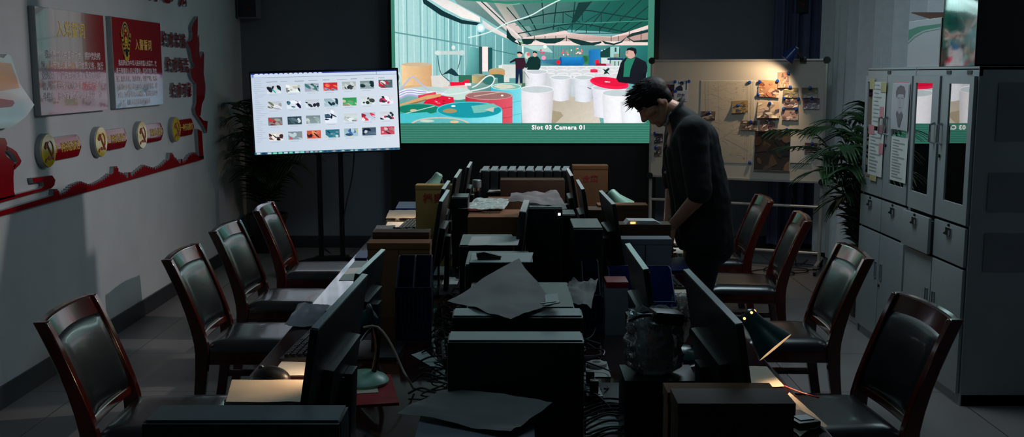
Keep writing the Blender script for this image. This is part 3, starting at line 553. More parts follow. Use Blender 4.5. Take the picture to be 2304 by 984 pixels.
# ================================================================== RED SIGNS ON THE LEFT WALL
WX = XL + 0.001
def onwall(y, z, d=0.0): return T((WX + d, y, z)) @ FACE_PX
def wp(u, v, d=0.04):
    p = atx(u, v, XL + d); return (p.y, p.z)
def oath_board(name, label, y0, y1, z0, z1, title, lines, emblem, split):
    yc, zc = (y0 + y1) / 2, (z0 + z1) / 2; w, h = y1 - y0, z1 - z0
    root = thing(name, label, 'sign', (WX, yc, zc)); FM = FACE_PX
    G(FM).box((0, 0, 0.018), (w, h, 0.036), bev=0.002).build('backing_board', M['silver'], root)
    pc = Pic(lambda u, v: ((u - 0.5) * w * 0.99, (0.5 - v) * h * 0.99), 0.0002)
    if split: pc.rect(0, 0, 1, 1, (150, 6, 22), (128, 4, 22), True)
    else:
        pc.rect(0, 0, 1, 1, (152, 8, 22), (140, 4, 20), True); pc.rect(0, 0.68, 1, 1, (120, 6, 30), (20, 84, 120), True); pc.poly([(0, 0.72), (0.3, 0.70), (0.6, 0.74), (1, 0.70), (1, 1), (0, 1)], [(90, 20, 44), (60, 60, 90), (40, 80, 110), (70, 40, 70), (20, 110, 150), (30, 120, 150)])
    pc.build('printed_face', M['poster'], root, FM @ T((0, 0, 0.037)))
    off = 0.0375 + pc.z
    ts, tx, tz = (0.098, -0.02, 0.185) if split else (0.082, 0.10, 0.125)
    text('title_lettering', title, ts, M['gold'], root, FM @ T((tx, tz, off)), 0.0006, 0.0012, spacing=1.08, label='yellow title characters')
    ls, lz, dz = (0.050, 0.045, 0.060) if split else (0.042, 0.005, 0.054)
    t = text('body_lettering', '\n'.join(lines), ls, M['inkw'], root, FM @ T((-w * 0.46, lz, off)), 0.0002, 0.0008, align='LEFT', line=dz / ls, label='white printed paragraph')
    zs = [v.co.z for v in t.data.vertices]; sh = lz + ls * 0.4 - max(zs); t.data.transform(T((0, 0, sh)))
    ys = [v.co.y for v in t.data.vertices]; wd = max(ys) - min(ys)
    if wd > w * 0.93:
        k = w * 0.93 / wd; t.data.transform(T((0, min(ys), 0)) @ Matrix.Diagonal((1, k, 1, 1)) @ T((0, -min(ys), 0)))
    if emblem:
        pc = Pic(lambda u, v: (u, v), 0.0004); cx, cy = -0.245, 0.155
        pc.oval(cx, cy, 0.078, 0.125, (196, 176, 90)).oval(cx, cy + 0.012, 0.062, 0.102, (16, 34, 66)).oval(cx, cy + 0.014, 0.050, 0.088, (206, 190, 120)).oval(cx, cy + 0.02, 0.040, 0.072, (170, 16, 26))
        for k in range(5):
            a = R(90 + (k - 2) * 32); r = 0.05 if k != 2 else 0.046
            pc.oval(cx + r * 0.62 * math.cos(a), cy + 0.02 + r * math.sin(a), 0.006 if k != 2 else 0.011, 0.006 if k != 2 else 0.013, (224, 196, 70), n=10, lift=k == 0)
        pc.poly([(cx - 0.028, cy - 0.002), (cx - 0.02, cy + 0.014), (cx, cy + 0.026), (cx + 0.02, cy + 0.014), (cx + 0.028, cy - 0.002)], (224, 196, 70)).rect(cx - 0.024, cy - 0.022, cx + 0.024, cy - 0.004, (224, 196, 70)).rect(cx - 0.03, cy - 0.04, cx + 0.03, cy - 0.026, (214, 180, 60))
        for s in (-1, 1):
            pc.up()
            for q in range(5):
                a = R(-100 + s * 0 + q * 26); pc.oval(cx + s * (0.03 + q * 0.011), cy - 0.085 + q * 0.028, 0.016, 0.026, (214, 186, 80) if q % 2 else (190, 160, 66), s * -0.5, n=10, lift=False)
        pc.poly([(cx - 0.055, cy - 0.10), (cx + 0.055, cy - 0.10), (cx + 0.036, cy - 0.135), (cx, cy - 0.145), (cx - 0.036, cy - 0.135)], (206, 170, 66)).oval(cx, cy - 0.085, 0.022, 0.03, (20, 40, 74))
        pc.build('emblem', M['poster'], root, FM @ T((0, 0, off)), 'gold and navy shield emblem')
oath_board('oath_board', 'red glossy wall board titled with four yellow characters, no emblem', 5.893, 6.876, 1.512, 2.122, '入党誓词',
           ['    我志愿加入中国共产党，拥护党的纲', '领，遵守党的章程，履行党员义务，执行', '党的决定，严守党的纪律，保守党的秘', '密，对党忠诚，积极工作，为共产主义奋', '斗终身，随时准备为党和人民牺牲一切'], False, True)
oath_board('oath_board', 'red glossy wall board with gold shield emblem and blue lower edge', 7.008, 7.974, 1.515, 2.125, '入警誓词',
           ['    我志愿成为中华人民共和国人民警察，献', '身于崇高的人民公安事业，坚决做到对党忠', '诚，服务人民，执法公正，纪律严明，矢志', '不渝做中国特色社会主义事业的建设者、捍', '卫者，为维护社会大局稳定，促进社会公平', '    正义，保障人民安居乐业而奋斗'], True, False)
def silver_edge(o):
    o.data.materials.append(M['silver'])
    for p in o.data.polygons:
        if abs(p.normal.x) < 0.6: p.material_index = 1
    return o
def lettering(label, chars, y0, y1, z, size, bold=0.0014, group='red raised wall slogans'):
    root = thing('wall_slogan', label, 'lettering', (WX, (y0 + y1) / 2, z), group=group); n = len(chars)
    for i, ch in enumerate(chars):
        y = (i + 0.5) / n * (y1 - y0) - (y1 - y0) / 2
        silver_edge(text('character', ch, size, M['red'], root, FACE_PX @ T((y, 0, 0.007)), 0.006, bold, sx=(y1 - y0) / n / size * 0.92))
lettering('large red raised characters at the top of the wall, cut by the frame', '政治忠魂', 7.36, 8.75, 2.40, 0.30, 0.004)
lettering('uppermost of the three short red slogans, level with the flame tip', '绝对忠诚', 8.05, 8.66, 2.00, 0.125)
lettering('middle of the three short red slogans by the red ribbon', '绝对纯洁', 8.13, 8.72, 1.805, 0.125)
lettering('lowest of the three short red slogans by the ribbon stem', '绝对可靠', 8.22, 8.77, 1.605, 0.125)
# one long red relief: soldier, ribbon, great wall and torch on a common base strip
def relief():
    root = thing('red_relief', 'long red wall relief of saluting soldier, battlement wall and flame ribbon', 'relief', (WX, 6, 1.0))
    def pr(pts, name, d=0.028, parent=root, label=None, m='red', z0=0.0):
        q = [(y - 6, z - 1.0) for y, z in (wp(u, v, 0.035) for u, v in pts)]
        return silver_edge(G(FACE_PX).prism(q, d, z0=z0).build(name, [M[m]], parent, label))
    top = [(122, 440), (123, 430), (135, 429), (137, 441), (150, 435), (165, 420), (185, 412), (200, 418), (210, 419), (233, 408), (253, 392), (257, 390), (258, 379), (268.5, 378), (269, 390), (281, 394), (288, 401), (290, 400), (290.5, 388), (296, 388), (297, 400), (310, 388), (326, 375), (342, 380), (353, 382), (367, 374), (380, 361), (383, 358), (384, 347.5), (392, 347.5), (393, 356), (401, 361), (406, 368), (408, 367), (408.5, 358), (412, 358), (413, 368), (420, 364), (428, 352), (437, 346.5), (446, 349), (450, 353)]
    out = []
    for a, b in zip(top, top[1:]):
        out.append(a); L = b[0] - a[0]
        if L > 6:                                                  # battlements along the slopes
            n = max(2, int(L / 4.2))
            for k in range(n):
                for f, up in ((0.0, 0), (0.0, 4.0), (0.5, 4.0), (0.5, 0)):
                    t = (k + f) / n
                    out.append((a[0] + L * t + 0.01, a[1] + (b[1] - a[1]) * t - up * (1 - 0.3 * (450 - a[0]) / 450 * 0)))
    out.append(top[-1])
    pr([(-45, 490), (-45, 500)] + [(460, 358.5), (460, 351)] + out[::-1], 'battlement_wall')
    pr([(75, 401), (120, 395), (127, 405), (125, 417), (118, 424), (0, 457), (-45, 468), (-45, 458), (0, 447), (35, 439), (96, 424), (101, 418), (100, 409), (78, 412)], 'ribbon_scroll')
    pr([(-45, 330), (-14, 316), (0, 310), (14, 311), (19, 322), (17, 335), (14, 345), (18, 352), (30, 362), (38, 370), (34, 384), (33, 400), (34, 430), (37, 442), (0, 452), (-45, 462)], 'soldier_body')
    pr([(19, 329), (31, 335), (40, 342), (51, 362), (48, 370), (36, 382), (32, 376), (42, 363), (36, 350), (28, 342), (20, 338)], 'saluting_arm')
    pr([(446.7, 36.6), (437, 52), (432.7, 64), (435, 73), (434.5, 88), (430, 92), (423, 94.5), (426, 103), (430.5, 113), (435, 137), (440, 149), (436, 154), (430, 155.5), (431, 165), (433, 174), (438, 183), (443.6, 189), (443.6, 232), (440, 244), (442, 256), (450, 268), (460, 283), (467, 300), (469, 273), (459, 271), (449, 259), (453, 261), (456, 235), (462.5, 219.5), (464, 200), (463.5, 189), (460, 165), (461, 122), (459, 116), (453, 131), (450, 122), (450, 100), (446, 79), (446.9, 58)], 'flame_ribbon', 0.028)
    pr([(446, 290), (456, 296), (460, 357), (450, 355)], 'ribbon_stem')
    pr([(448, 78), (446, 100), (442, 116), (444, 130), (448, 120), (449.2, 100)], 'ribbon_fold', 0.005, z0=0.028)
relief()
def badge(y, z, label, words):
    root = thing('round_badge', label, 'sign', (WX, y, z), group='hammer and sickle badges with red plaques'); FM = FACE_PX
    G(FM).lathe([(0.098, 0), (0.098, 0.03), (0.094, 0.034)], 40).build('disc_edge', M['silver'], root)
    G(FM).lathe([(0.094, 0.0335), (0.094, 0.0375), (0.0, 0.0385)], 40).build('disc', mat('badge_yellow', (206, 178, 30), 0.12, var=0.04, coat=0.4) if 'badge_yellow' not in bpy.data.materials else bpy.data.materials['badge_yellow'], root)
    n = 10
    outl = [(0.07, -0.068), (0.44, -0.068)] + [(0.44 + 0.04 * math.cos(R(a)), 0.068 * math.sin(R(a))) for a in range(-80, 81, 16)] + [(0.44, 0.068), (0.07, 0.068)]
    G(FM).prism(outl, 0.014).build('plaque_edge', M['silver'], root)
    def curved(a, b):
        x = 0.07 + a * 0.405; y_ = (b - 0.5) * 0.132 * (1 if a < 0.9 else math.sqrt(max(0.15, 1 - ((a - 0.9) / 0.1) ** 2 * 0.7)))
        return FM @ Vector((x, y_, 0.0165 + 0.010 * (1 - (2 * b - 1) ** 2)))
    G().sheet(curved, 24, 10, 0.003).build('plaque', M['red'], root, 'glossy red plaque')
    # hammer and sickle
    g = G(FM); z0 = 0.0375
    arc = [(0.052 * math.cos(R(a)), 0.056 * math.sin(R(a))) for a in range(-128, 80, 12)]
    inn = [(0.006 + 0.040 * math.cos(R(a)), 0.004 + 0.044 * math.sin(R(a))) for a in range(74, -124, -12)]
    g.prism(arc + inn, 0.004, T((0.004, 0.002, 0)), z0)
    g.prism([(-0.036, -0.052), (-0.050, -0.066), (-0.058, -0.058), (-0.044, -0.042)], 0.004, None, z0)
    g.prism([(-0.030, 0.034), (-0.022, 0.043), (0.054, -0.048), (0.045, -0.057)], 0.005, None, z0)
    g.prism([(-0.056, 0.022), (-0.034, 0.050), (-0.004, 0.052), (-0.012, 0.040), (-0.042, 0.008)], 0.005, None, z0)
    g.build('emblem', M['redp'], root, 'red hammer and sickle emblem')
    text('plaque_lettering', words, 0.062, M['gold'], root, FM @ T((0.265, 0, 0.0285)), 0.0006, 0.0006, sx=0.86)
for (y, lb, w) in ((5.965, 'round yellow badge with red plaque below the board without emblem, soldier beside it', '第一种形态谈话'),
                (6.735, 'round badge with pale reflecting plaque, second of the badge row from the soldier', '第二种形态处分'),
                (7.485, 'round yellow badge with red plaque, third of the badge row from the soldier', '第一种形态谈话'),
                (8.25, 'round yellow badge with red plaque touching the ribbon stem', '第一种形态教育')):
    badge(y, 1.312, lb, w)
# big glossy pennant-shaped sign cut off by the frame
root = thing('shield_sign', 'glossy white shield shaped wall sign cut off by the frame edge', 'sign', (WX, 5.3, 1.65))
q = [(y - 5.3, z - 1.65) for y, z in (wp(u, v, 0.05) for u, v in [(-90, 126), (0, 128), (10, 131), (18, 122), (26, 126), (35, 152), (47, 189), (63, 213), (79, 236), (60, 263), (28, 287), (-10, 291), (-90, 291)])]
gs = mat('white_acrylic', (190, 192, 196), 0.10, var=0.03, coat=0.5)
G(FACE_PX).prism(q, 0.045).build('panel', gs, root)
q2 = [(y - 5.3, z - 1.65) for y, z in (wp(u, v, 0.05) for u, v in [(-90, 226), (0, 222), (30, 226), (34, 232), (28, 240), (0, 243), (-90, 246)])]
G(FACE_PX).prism(q2, 0.002, z0=0.0455).build('red_reflection', M['red'], root)  # screen reflection painted on as a red band
q2 = [(y - 5.3, z - 1.65) for y, z in (wp(u, v, 0.05) for u, v in [(-90, 150), (0, 140), (26, 143), (38, 176), (44, 198), (0, 205), (-90, 206)])]
G(FACE_PX).prism(q2, 0.002, z0=0.0455).build('orange_reflection', mat('orange_reflection_paint', (196, 128, 84), 0.12, var=0.05, coat=0.5), root)  # reflected screen colour painted on in orange
# loudspeakers near the ceiling
def speaker(x, z, w, label):
    r = thing('wall_loudspeaker', label, 'loudspeaker', (x, YB, z))
    G().box((0, -0.09, 0), (w, 0.17, 0.34), bev=0.012).build('cabinet', M['boxgrey'] if x < 0 else M['blackp'], r)
    G().box((0, -0.178, 0.0), (w * 0.86, 0.008, 0.31), bev=0.003).build('grille', mat('speaker_grille', (52, 54, 60), 0.7, bump=0.4, bscale=500) if 'speaker_grille' not in bpy.data.materials else bpy.data.materials['speaker_grille'], r)
    G().box((w * 0.12, -0.184, -0.085), (0.03, 0.005, 0.02)).build('badge', M['redp'], r)
speaker(-2.585, 2.445, 0.2, 'pale wall loudspeaker high in the corner by the red ribbon')
speaker(2.77, 2.49, 0.15, 'dark wall loudspeaker high on the wall above the whiteboard lamp')
# ================================================================== CURTAINS
def curtain(name, label, p0, p1, z0, z1, m, waves, amp, seed):
    rr = random.Random(seed); ph = [rr.uniform(-0.5, 0.5) for _ in range(60)]
    p0, p1 = Vector(p0), Vector(p1); d = p1 - p0; nrm = Vector((-d.y, d.x, 0)).normalized()
    def fn(a, b):
        k = a * waves; w = math.sin(k * 2 * PI + ph[int(k) % 60] * 0.8) * amp * (0.75 + 0.25 * b) + 0.35 * amp * math.sin(k * 2 * PI * 2.3 + 1 + b * 0.6)
        p = p0 + d * a + nrm * w; return Vector((p.x, p.y, z1 + (z0 - z1) * b))
    o = G().sheet(fn, int(waves * 14), 12, 0.003).build(name, m, None, sharp=60); tag(o, label, 'curtain'); return o
curtain('curtain', 'long grey pleated curtain hanging beside the filing cabinets', (2.95, 10.15, 0), (2.95, 5.4, 0), 0.06, 3.0, M['curt'], 13, 0.085, 3)
curtain('curtain', 'blue curtain gathered in the corner behind the whiteboard', (2.52, 10.3, 0), (3.0, 10.3, 0), 0.06, 3.0, M['curtb'], 4, 0.045, 5)
# ================================================================== WHITEBOARD
PL = aty(1466, 300, 9.75); PR = aty(1858, 300, 9.15); WA = math.atan2(PR.y - PL.y, PR.x - PL.x)
WN = Vector((math.sin(WA), -math.cos(WA), 0))                       # out of the board, towards the camera
def wb(u, v, d=0.0):
    r = ray(u, v); t = (PL - O).dot(WN) / r.dot(WN); return O + r * t + WN * d
def whiteboard():
    a, b = wb(1466, 200), wb(1858, 200); z0, z1 = wb(1660, 403).z, wb(1660, 136).z; c = (a + b) / 2
    root = thing('whiteboard', 'mobile whiteboard on castered frame covered with pinned photographs', 'whiteboard', (c.x, c.y, 0), WA)
    w = (b - a).xy.length
    G().box((0, 0.012, (z0 + z1) / 2), (w - 0.02, 0.02, z1 - z0 - 0.02)).build('panel', M['board'], root)
    for nm, c, d in (('frame_rail', (0, 0.008, z1), (w, 0.034, 0.022)), ('frame_rail', (0, 0.008, z0), (w, 0.034, 0.022)), ('frame_rail', (-w / 2, 0.008, (z0 + z1) / 2), (0.022, 0.034, z1 - z0)), ('frame_rail', (w / 2, 0.008, (z0 + z1) / 2), (0.022, 0.034, z1 - z0))):
        G().box(c, d, bev=0.005).build(nm, M['alu'], root)
    for sx in (-1, 1):
        for z in (z0, z1):
            G().cyl((sx * w / 2, -0.013, z), (sx * w / 2, 0.028, z), 0.030, n=24).build('corner_cap', M['blackp'], root)
        xp = sx * (w / 2 + (0.005 if sx < 0 else -0.005))
        G().tube([(xp, 0.045, 0.07), (xp, 0.045, z1 + 0.0)], 0.016, 14, 0).build('post', M['alu'], root)
        G().tube([(xp, -0.24, 0.075), (xp, -0.20, 0.078), (xp, 0.22, 0.078), (xp, 0.26, 0.075)], 0.017, 12, 0).build('foot', M['alu'], root)
        for sy in (-0.23, 0.25):
            g = G(); g.cyl((xp - 0.012, sy, 0.027), (xp + 0.012, sy, 0.027), 0.027, n=18); g.box((xp, sy, 0.055), (0.034, 0.03, 0.02), bev=0.004); g.build('caster', M['blackp'], root)
    for v in (459, 561):
        z = wb(1660, v).z; G().tube([(-w / 2, 0.045, z), (w / 2, 0.045, z)], 0.013, 12, 0).build('crossbar', M['alu'], root)
    return root
whiteboard()
rr = random.Random(5)
nphoto = [0]
def pinned(u0, v0, u1, v1, label, cols, name='pinned_photo', cat='photo', curl=0.012, seed=None, tilt=0.0, draw=None, d=0.002, m=None, border=False):
    nphoto[0] += 1; r2 = random.Random(nphoto[0] if seed is None else seed)
    a, b = wb(u0, v0), wb(u1, v1); c = (a + b) / 2 + WN * d; w, h = (b - a).xy.length, abs(a.z - b.z)
    root = thing(name, label, cat, c, rot=(0, tilt, WA))
    cz_ = lambda y: curl * (1 if draw is None else 0.2) * max(0, (0.5 - y / h)) ** 2
    def fn(s, t): y = (0.5 - t) * h; return Vector(((s - 0.5) * w, -cz_(y) - 0.0006, y))
    G().sheet(fn, 4, 8, 0.0008).build('paper', M['paper'], root)
    pc = Pic(lambda x, y: ((x - 0.5) * w * 0.985, (0.5 - y) * h * 0.985), 0.0002)
    if draw: draw(pc)
    else:
        if border: pc.rect(0, 0, 1, 1, (200, 200, 196)); pc.clip = (0.06, 0.06, 0.94, 0.94)
        else: pc.clip = (0, 0, 1, 1)
        pc.up()
        for k in range(12): sh = lambda f: tuple(int(q * (1 - 0.2 * f)) for q in cols[0]); pc.rect(0, k / 12, 1, (k + 1) / 12, sh(k / 12), sh((k + 1) / 12), True, lift=False)
        for k in range(26):
            c = cols[k % len(cols)]; dv = r2.randint(-30, 22); c = tuple(max(0, min(255, int((q + dv) * 0.8 + 0.2 * sum(c) / 3 + r2.randint(-4, 4)))) for q in c)
            if r2.random() < 0.6: pc.oval(r2.random(), r2.uniform(0.15, 1), r2.uniform(0.03, 0.2), r2.uniform(0.03, 0.12), c, r2.uniform(-1, 1), n=10)
            else:
                x, y = r2.random(), r2.random(); pc.poly([(x, y), (x + r2.uniform(0.05, 0.3), y + r2.uniform(-0.12, 0.12)), (x + r2.uniform(0.05, 0.25), y + r2.uniform(0.05, 0.25)), (x - r2.uniform(0, 0.2), y + r2.uniform(0.1, 0.3))], c)
    o = pc.build('print', m or M['print'], root, FACE_CAM @ T((0, 0, 0.0022)))
    for v in o.data.vertices: v.co.y -= cz_(v.co.z)
    return root
def mapdraw(pc):
    r3 = random.Random(2); pc.rect(0, 0, 1, 1, (186, 176, 158), (178, 168, 152), True)
    for k in range(46):
        y = r3.random(); x = r3.random() * 0.7; pts = [(x, y)]
        for q in range(5): x += r3.uniform(0.02, 0.09); y += r3.uniform(-0.03, 0.03); pts.append((min(x, 1), min(max(y, 0), 1)))
        pc.line(pts, 0.004, r3.choice([(172, 162, 146), (176, 165, 149), (176, 160, 145), (168, 162, 150)]), lift=k % 12 == 0)
    for k in range(8): x = r3.random(); pc.line([(x, 0), (min(1, x + r3.uniform(-0.1, 0.1)), 1)], 0.003, (166, 156, 142), lift=k == 0)
    for k in range(60): x, y = r3.random() * 0.95, r3.random() * 0.97; pc.rect(x, y, x + r3.uniform(0.01, 0.05), y + 0.006, (162, 152, 138), lift=k == 0)
    for k in range(5): pc.line([(r3.uniform(0.1, 0.9), r3.uniform(0.5, 0.9)) for _ in range(2)], 0.004, (176, 146, 134), lift=k == 0)
pinned(1577, 181, 1694, 369, 'large pale street map pinned in the centre of the whiteboard', None, 'pinned_map', 'map', 0.004, draw=mapdraw, d=0.0015)
br = [(150, 110, 84), (196, 150, 110), (84, 62, 54), (110, 90, 84)]
pinned(1707, 180, 1754, 219, 'orange brown photo held by two magnets next to the narrow upright photo', [(190, 140, 104), (176, 100, 60), (96, 76, 84), (214, 170, 140)], tilt=0.05)
pinned(1751, 162, 1775, 198, 'narrow upright photo, uppermost on the whiteboard under the clip lamp', [(170, 124, 104), (120, 96, 90), (196, 160, 120)], tilt=-0.03, d=0.004)
pinned(1762, 197, 1796, 220, 'olive toned photo directly beneath the narrow upright photo', [(126, 112, 74), (96, 88, 60), (186, 170, 130)], d=0.003)
pinned(1804, 197, 1840, 221, 'dark olive photo overlapping the night market photo', [(110, 92, 54), (150, 120, 60), (70, 70, 60)], d=0.005)
pinned(1807, 221, 1844, 246, 'purple toned photo with white specks at the outer edge of the board', [(96, 60, 80), (206, 186, 190), (60, 40, 56), (150, 110, 130)], d=0.003)
pinned(1764, 220, 1796, 243, 'brown photo of debris between olive photo and rocky photo', [(130, 100, 92), (196, 170, 160), (70, 52, 54), (214, 200, 190)], d=0.004)
pinned(1761, 243, 1796, 271, 'pinkish rocky photo held by two side magnets', [(176, 144, 132), (120, 90, 90), (206, 180, 170)], d=0.003)
pinned(1705, 228, 1754, 266, 'large photo with a dark arch shape, left of the pinkish rocky photo', [(196, 170, 140), (70, 46, 44), (150, 130, 120), (214, 196, 170)], curl=0.03, d=0.004)
pinned(1648, 226, 1684, 254, 'small curled photo of a dark vehicle pinned on the map', [(150, 124, 80), (50, 58, 70), (110, 96, 66)], tilt=-0.06, d=0.005, curl=0.03)
pinned(1577, 250, 1610, 271, 'small brown photo on the map beside the shoulder of the standing person', [(110, 92, 80), (60, 50, 50), (170, 150, 130)], d=0.005)
pinned(1667, 271, 1704, 294, 'small brown photo on the lower map corner under a large magnet', [(110, 86, 74), (176, 156, 136), (60, 46, 42)], d=0.005)
pinned(1710, 267, 1744, 296, 'small photo touching the top of the large dark photo', [(130, 96, 86), (206, 186, 170), (60, 40, 44)], d=0.006)
pinned(1699, 294, 1777, 385, 'largest photo on the board, a dark brown scene', [(46, 34, 28), (84, 60, 42), (30, 34, 44), (96, 74, 48), (60, 42, 40), (24, 30, 34)], curl=0.03, d=0.003)
pinned(1766, 310, 1824, 368, 'plain white sheet pinned behind the palm leaves', None, 'pinned_sheet', 'paper', 0.03, draw=lambda pc: pc.rect(0, 0, 1, 1, (196, 192, 186)).rect(0, 0, 0.16, 0.3, (120, 90, 80)), d=0.004)
pinned(1811, 321, 1839, 347, 'small dark red photo at the corner of the white sheet', [(96, 60, 56), (150, 110, 100), (50, 36, 40)], d=0.006)
def portrait(pc):
    pc.rect(0, 0, 1, 1, (190, 192, 200)).rect(0.04, 0.02, 0.96, 0.50, (206, 210, 216)).poly([(0.04, 0.5), (0.1, 0.34), (0.3, 0.26), (0.46, 0.22), (0.6, 0.34), (0.62, 0.5)], (40, 48, 70)).oval(0.52, 0.14, 0.15, 0.11, (54, 52, 58)).oval(0.5, 0.2, 0.09, 0.06, (120, 110, 110)).rect(0.82, 0.02, 0.9, 0.46, (30, 34, 46)).rect(0.28, 0.03, 0.34, 0.16, (50, 56, 70))
p = pinned(1518, 181, 1548, 228, 'white sheet with dark portrait photo above two characters', None, 'pinned_portrait', 'paper', 0.004, draw=portrait, d=0.002)
text('lettering', '周市', 0.036, M['inkd'], p, FACE_CAM @ T((0, -0.045, 0.0036)), 0.0003, 0.001)
pinned(1488, 190, 1517, 217, 'dark photo with red corner behind the head of the standing person', [(24, 34, 60), (50, 40, 60), (150, 30, 60)], d=0.002)
pinned(1473, 300, 1492, 323, 'small photo by the board post, upper of two under the chin of the person', [(60, 60, 70), (180, 176, 170), (40, 40, 50)], d=0.002)
pinned(1473, 329, 1489, 352, 'small photo by the board post, lower of two beside the shirt front', [(110, 96, 90), (60, 56, 60), (180, 170, 160)], d=0.002)
mags = [(1520, 184, 'at the top of the portrait sheet, nearer the head'), (1551, 183, 'at the outer top corner of the portrait sheet'), (1521, 205, 'at the side of the portrait sheet'), (1687.6, 185.5, 'alone at the upper map corner'), (1710, 184, 'on the upper corner of the orange brown photo'), (1707, 213, 'on the lower corner of the orange brown photo'), (1750, 182, 'between orange brown photo and narrow upright photo'), (1774.7, 164.5, 'on the narrow upright photo'), (1778.6, 196, 'on the olive toned photo'), (1823, 198, 'on the dark olive photo'), (1764.7, 221, 'on the debris photo, side nearer the map'), (1797, 222, 'on the debris photo, outer side'), (1827, 221.5, 'at the top of the purple toned photo'), (1763, 245, 'on the pinkish rocky photo, side nearer the map'), (1792, 245.5, 'on the pinkish rocky photo, outer side'), (1732.5, 232.5, 'at the top of the dark arch photo'), (1751, 262.5, 'at the lower corner of the dark arch photo'), (1732.5, 267.5, 'on the photo touching the large dark photo'), (1661.6, 237, 'on the curled vehicle photo'), (1690, 274, 'on the photo at the lower map corner'), (1597.5, 254, 'on the photo by the shoulder of the person'), (1771, 291.5, 'above the plain white sheet'), (1824, 292.5, 'alone above the dark red photo'), (1827.6, 323, 'on the dark red photo'), (1687.6, 365, 'alone at the lower map corner'), (1474.6, 299.5, 'on the upper photo by the board post'), (1476.5, 331, 'on the lower photo by the board post')]
for i, (u, v, w) in enumerate(mags):
    p = wb(u, v, 0.014); root = thing('magnet', 'blue round magnet ' + w, 'magnet', p, WA, group='blue magnets on the whiteboard')
    A = Matrix.Rotation(R(rr.uniform(-14, 14)), 4, 'X') @ Matrix.Rotation(R(rr.uniform(-14, 14)), 4, 'Z')
    G(A @ FACE_CAM).lathe([(0.012, -0.004), (0.0145, -0.002), (0.0145, 0.006), (0.010, 0.012), (0.0, 0.013)], 18).build('cap', M['mag'], root)
    G(A @ FACE_CAM).lathe([(0.0125, -0.0065), (0.0125, -0.004)], 16).build('base', M['silver'], root)
# clip lamp over the board
def clip_lamp():
    top = wb(1799, 111, 0.24)
    ax = Vector((-0.075, 0.03, -0.10))
    root = thing('clip_lamp', 'blue enamel clip lamp shining down on the whiteboard', 'lamp', top)
    MM = frame_z(ax)
    G(MM).lathe([(0.018, -0.012), (0.030, 0.0), (0.034, 0.03), (0.062, 0.115), (0.0595, 0.116), (0.031, 0.031), (0.026, 0.004)], 32).build('shade', M['lampb'], root)
    G(MM).lathe([(0.015, -0.02), (0.020, -0.012), (0.020, 0.0)], 20).build('shade_cap', M['chrome'], root)
    G(MM).ball((0, 0, 0.055), 0.026, (1, 1, 1.25)).build('bulb', M['bulb'], root)
    e = wb(1808, 134, 0.01) - top
    G().tube([(0.0, 0, 0), (0.03, 0.03, -0.02), tuple(e * 0.6 + Vector((0.01, 0, -0.01))), tuple(e)], 0.010, 10).build('gooseneck', M['blackp'], root)
    g = G(); g.box(e, (0.055, 0.06, 0.05), rot=(0, 0, WA), bev=0.008); g.build('clamp', M['blackp'], root)
    l = bpy.data.lights.new('clip_lamp_light', 'SPOT'); l.energy = 20.0; l.color = (1.0, 0.72, 0.45); l.spot_size = R(130); l.spot_blend = 0.6; l.shadow_soft_size = 0.025
    o = bpy.data.objects.new('clip_lamp_light', l); C.objects.link(o); o.location = Vector(top) + ax.normalized() * 0.105
    o.rotation_euler = (ax + Vector((0, 0.015, 0))).to_track_quat('-Z', 'Y').to_euler()
clip_lamp()
pts = [wb(1777, 405, -0.05), wb(1779, 430, -0.06), wb(1784, 455, -0.07), wb(1785, 470, -0.07)]
pp = pts[-1]
cb = G().tube(pts + [Vector((pp.x + 0.02, pp.y + 0.02, 0.3)), Vector((pp.x + 0.05, pp.y + 0.06, 0.02)), Vector((pp.x + 0.15, pp.y + 0.2, 0.008)), Vector((pp.x + 0.25, pp.y + 0.4, 0.008))], 0.0045, 6).build('lamp_cable', M['cable'])
tag(cb, 'thin dark cord hanging down behind the whiteboard', 'cord')
for k, lb in enumerate(('black cable coiled on the floor by the whiteboard foot, outermost', 'black cable looping on the floor under the whiteboard rail', 'black cable lying flat between whiteboard foot and curtain')):
    q = [Vector((2.28 + 0.14 * k + 0.20 * math.cos(i * 1.1 + k), 9.05 + 0.16 * math.sin(i * 1.1 + k) + 0.1 * k, 0.008 + 0.004 * (i % 2) + 0.006 * k)) for i in range(7)]
    tag(G().tube(q, 0.005, 6).build('floor_cable', M['cable']), lb, 'cable')
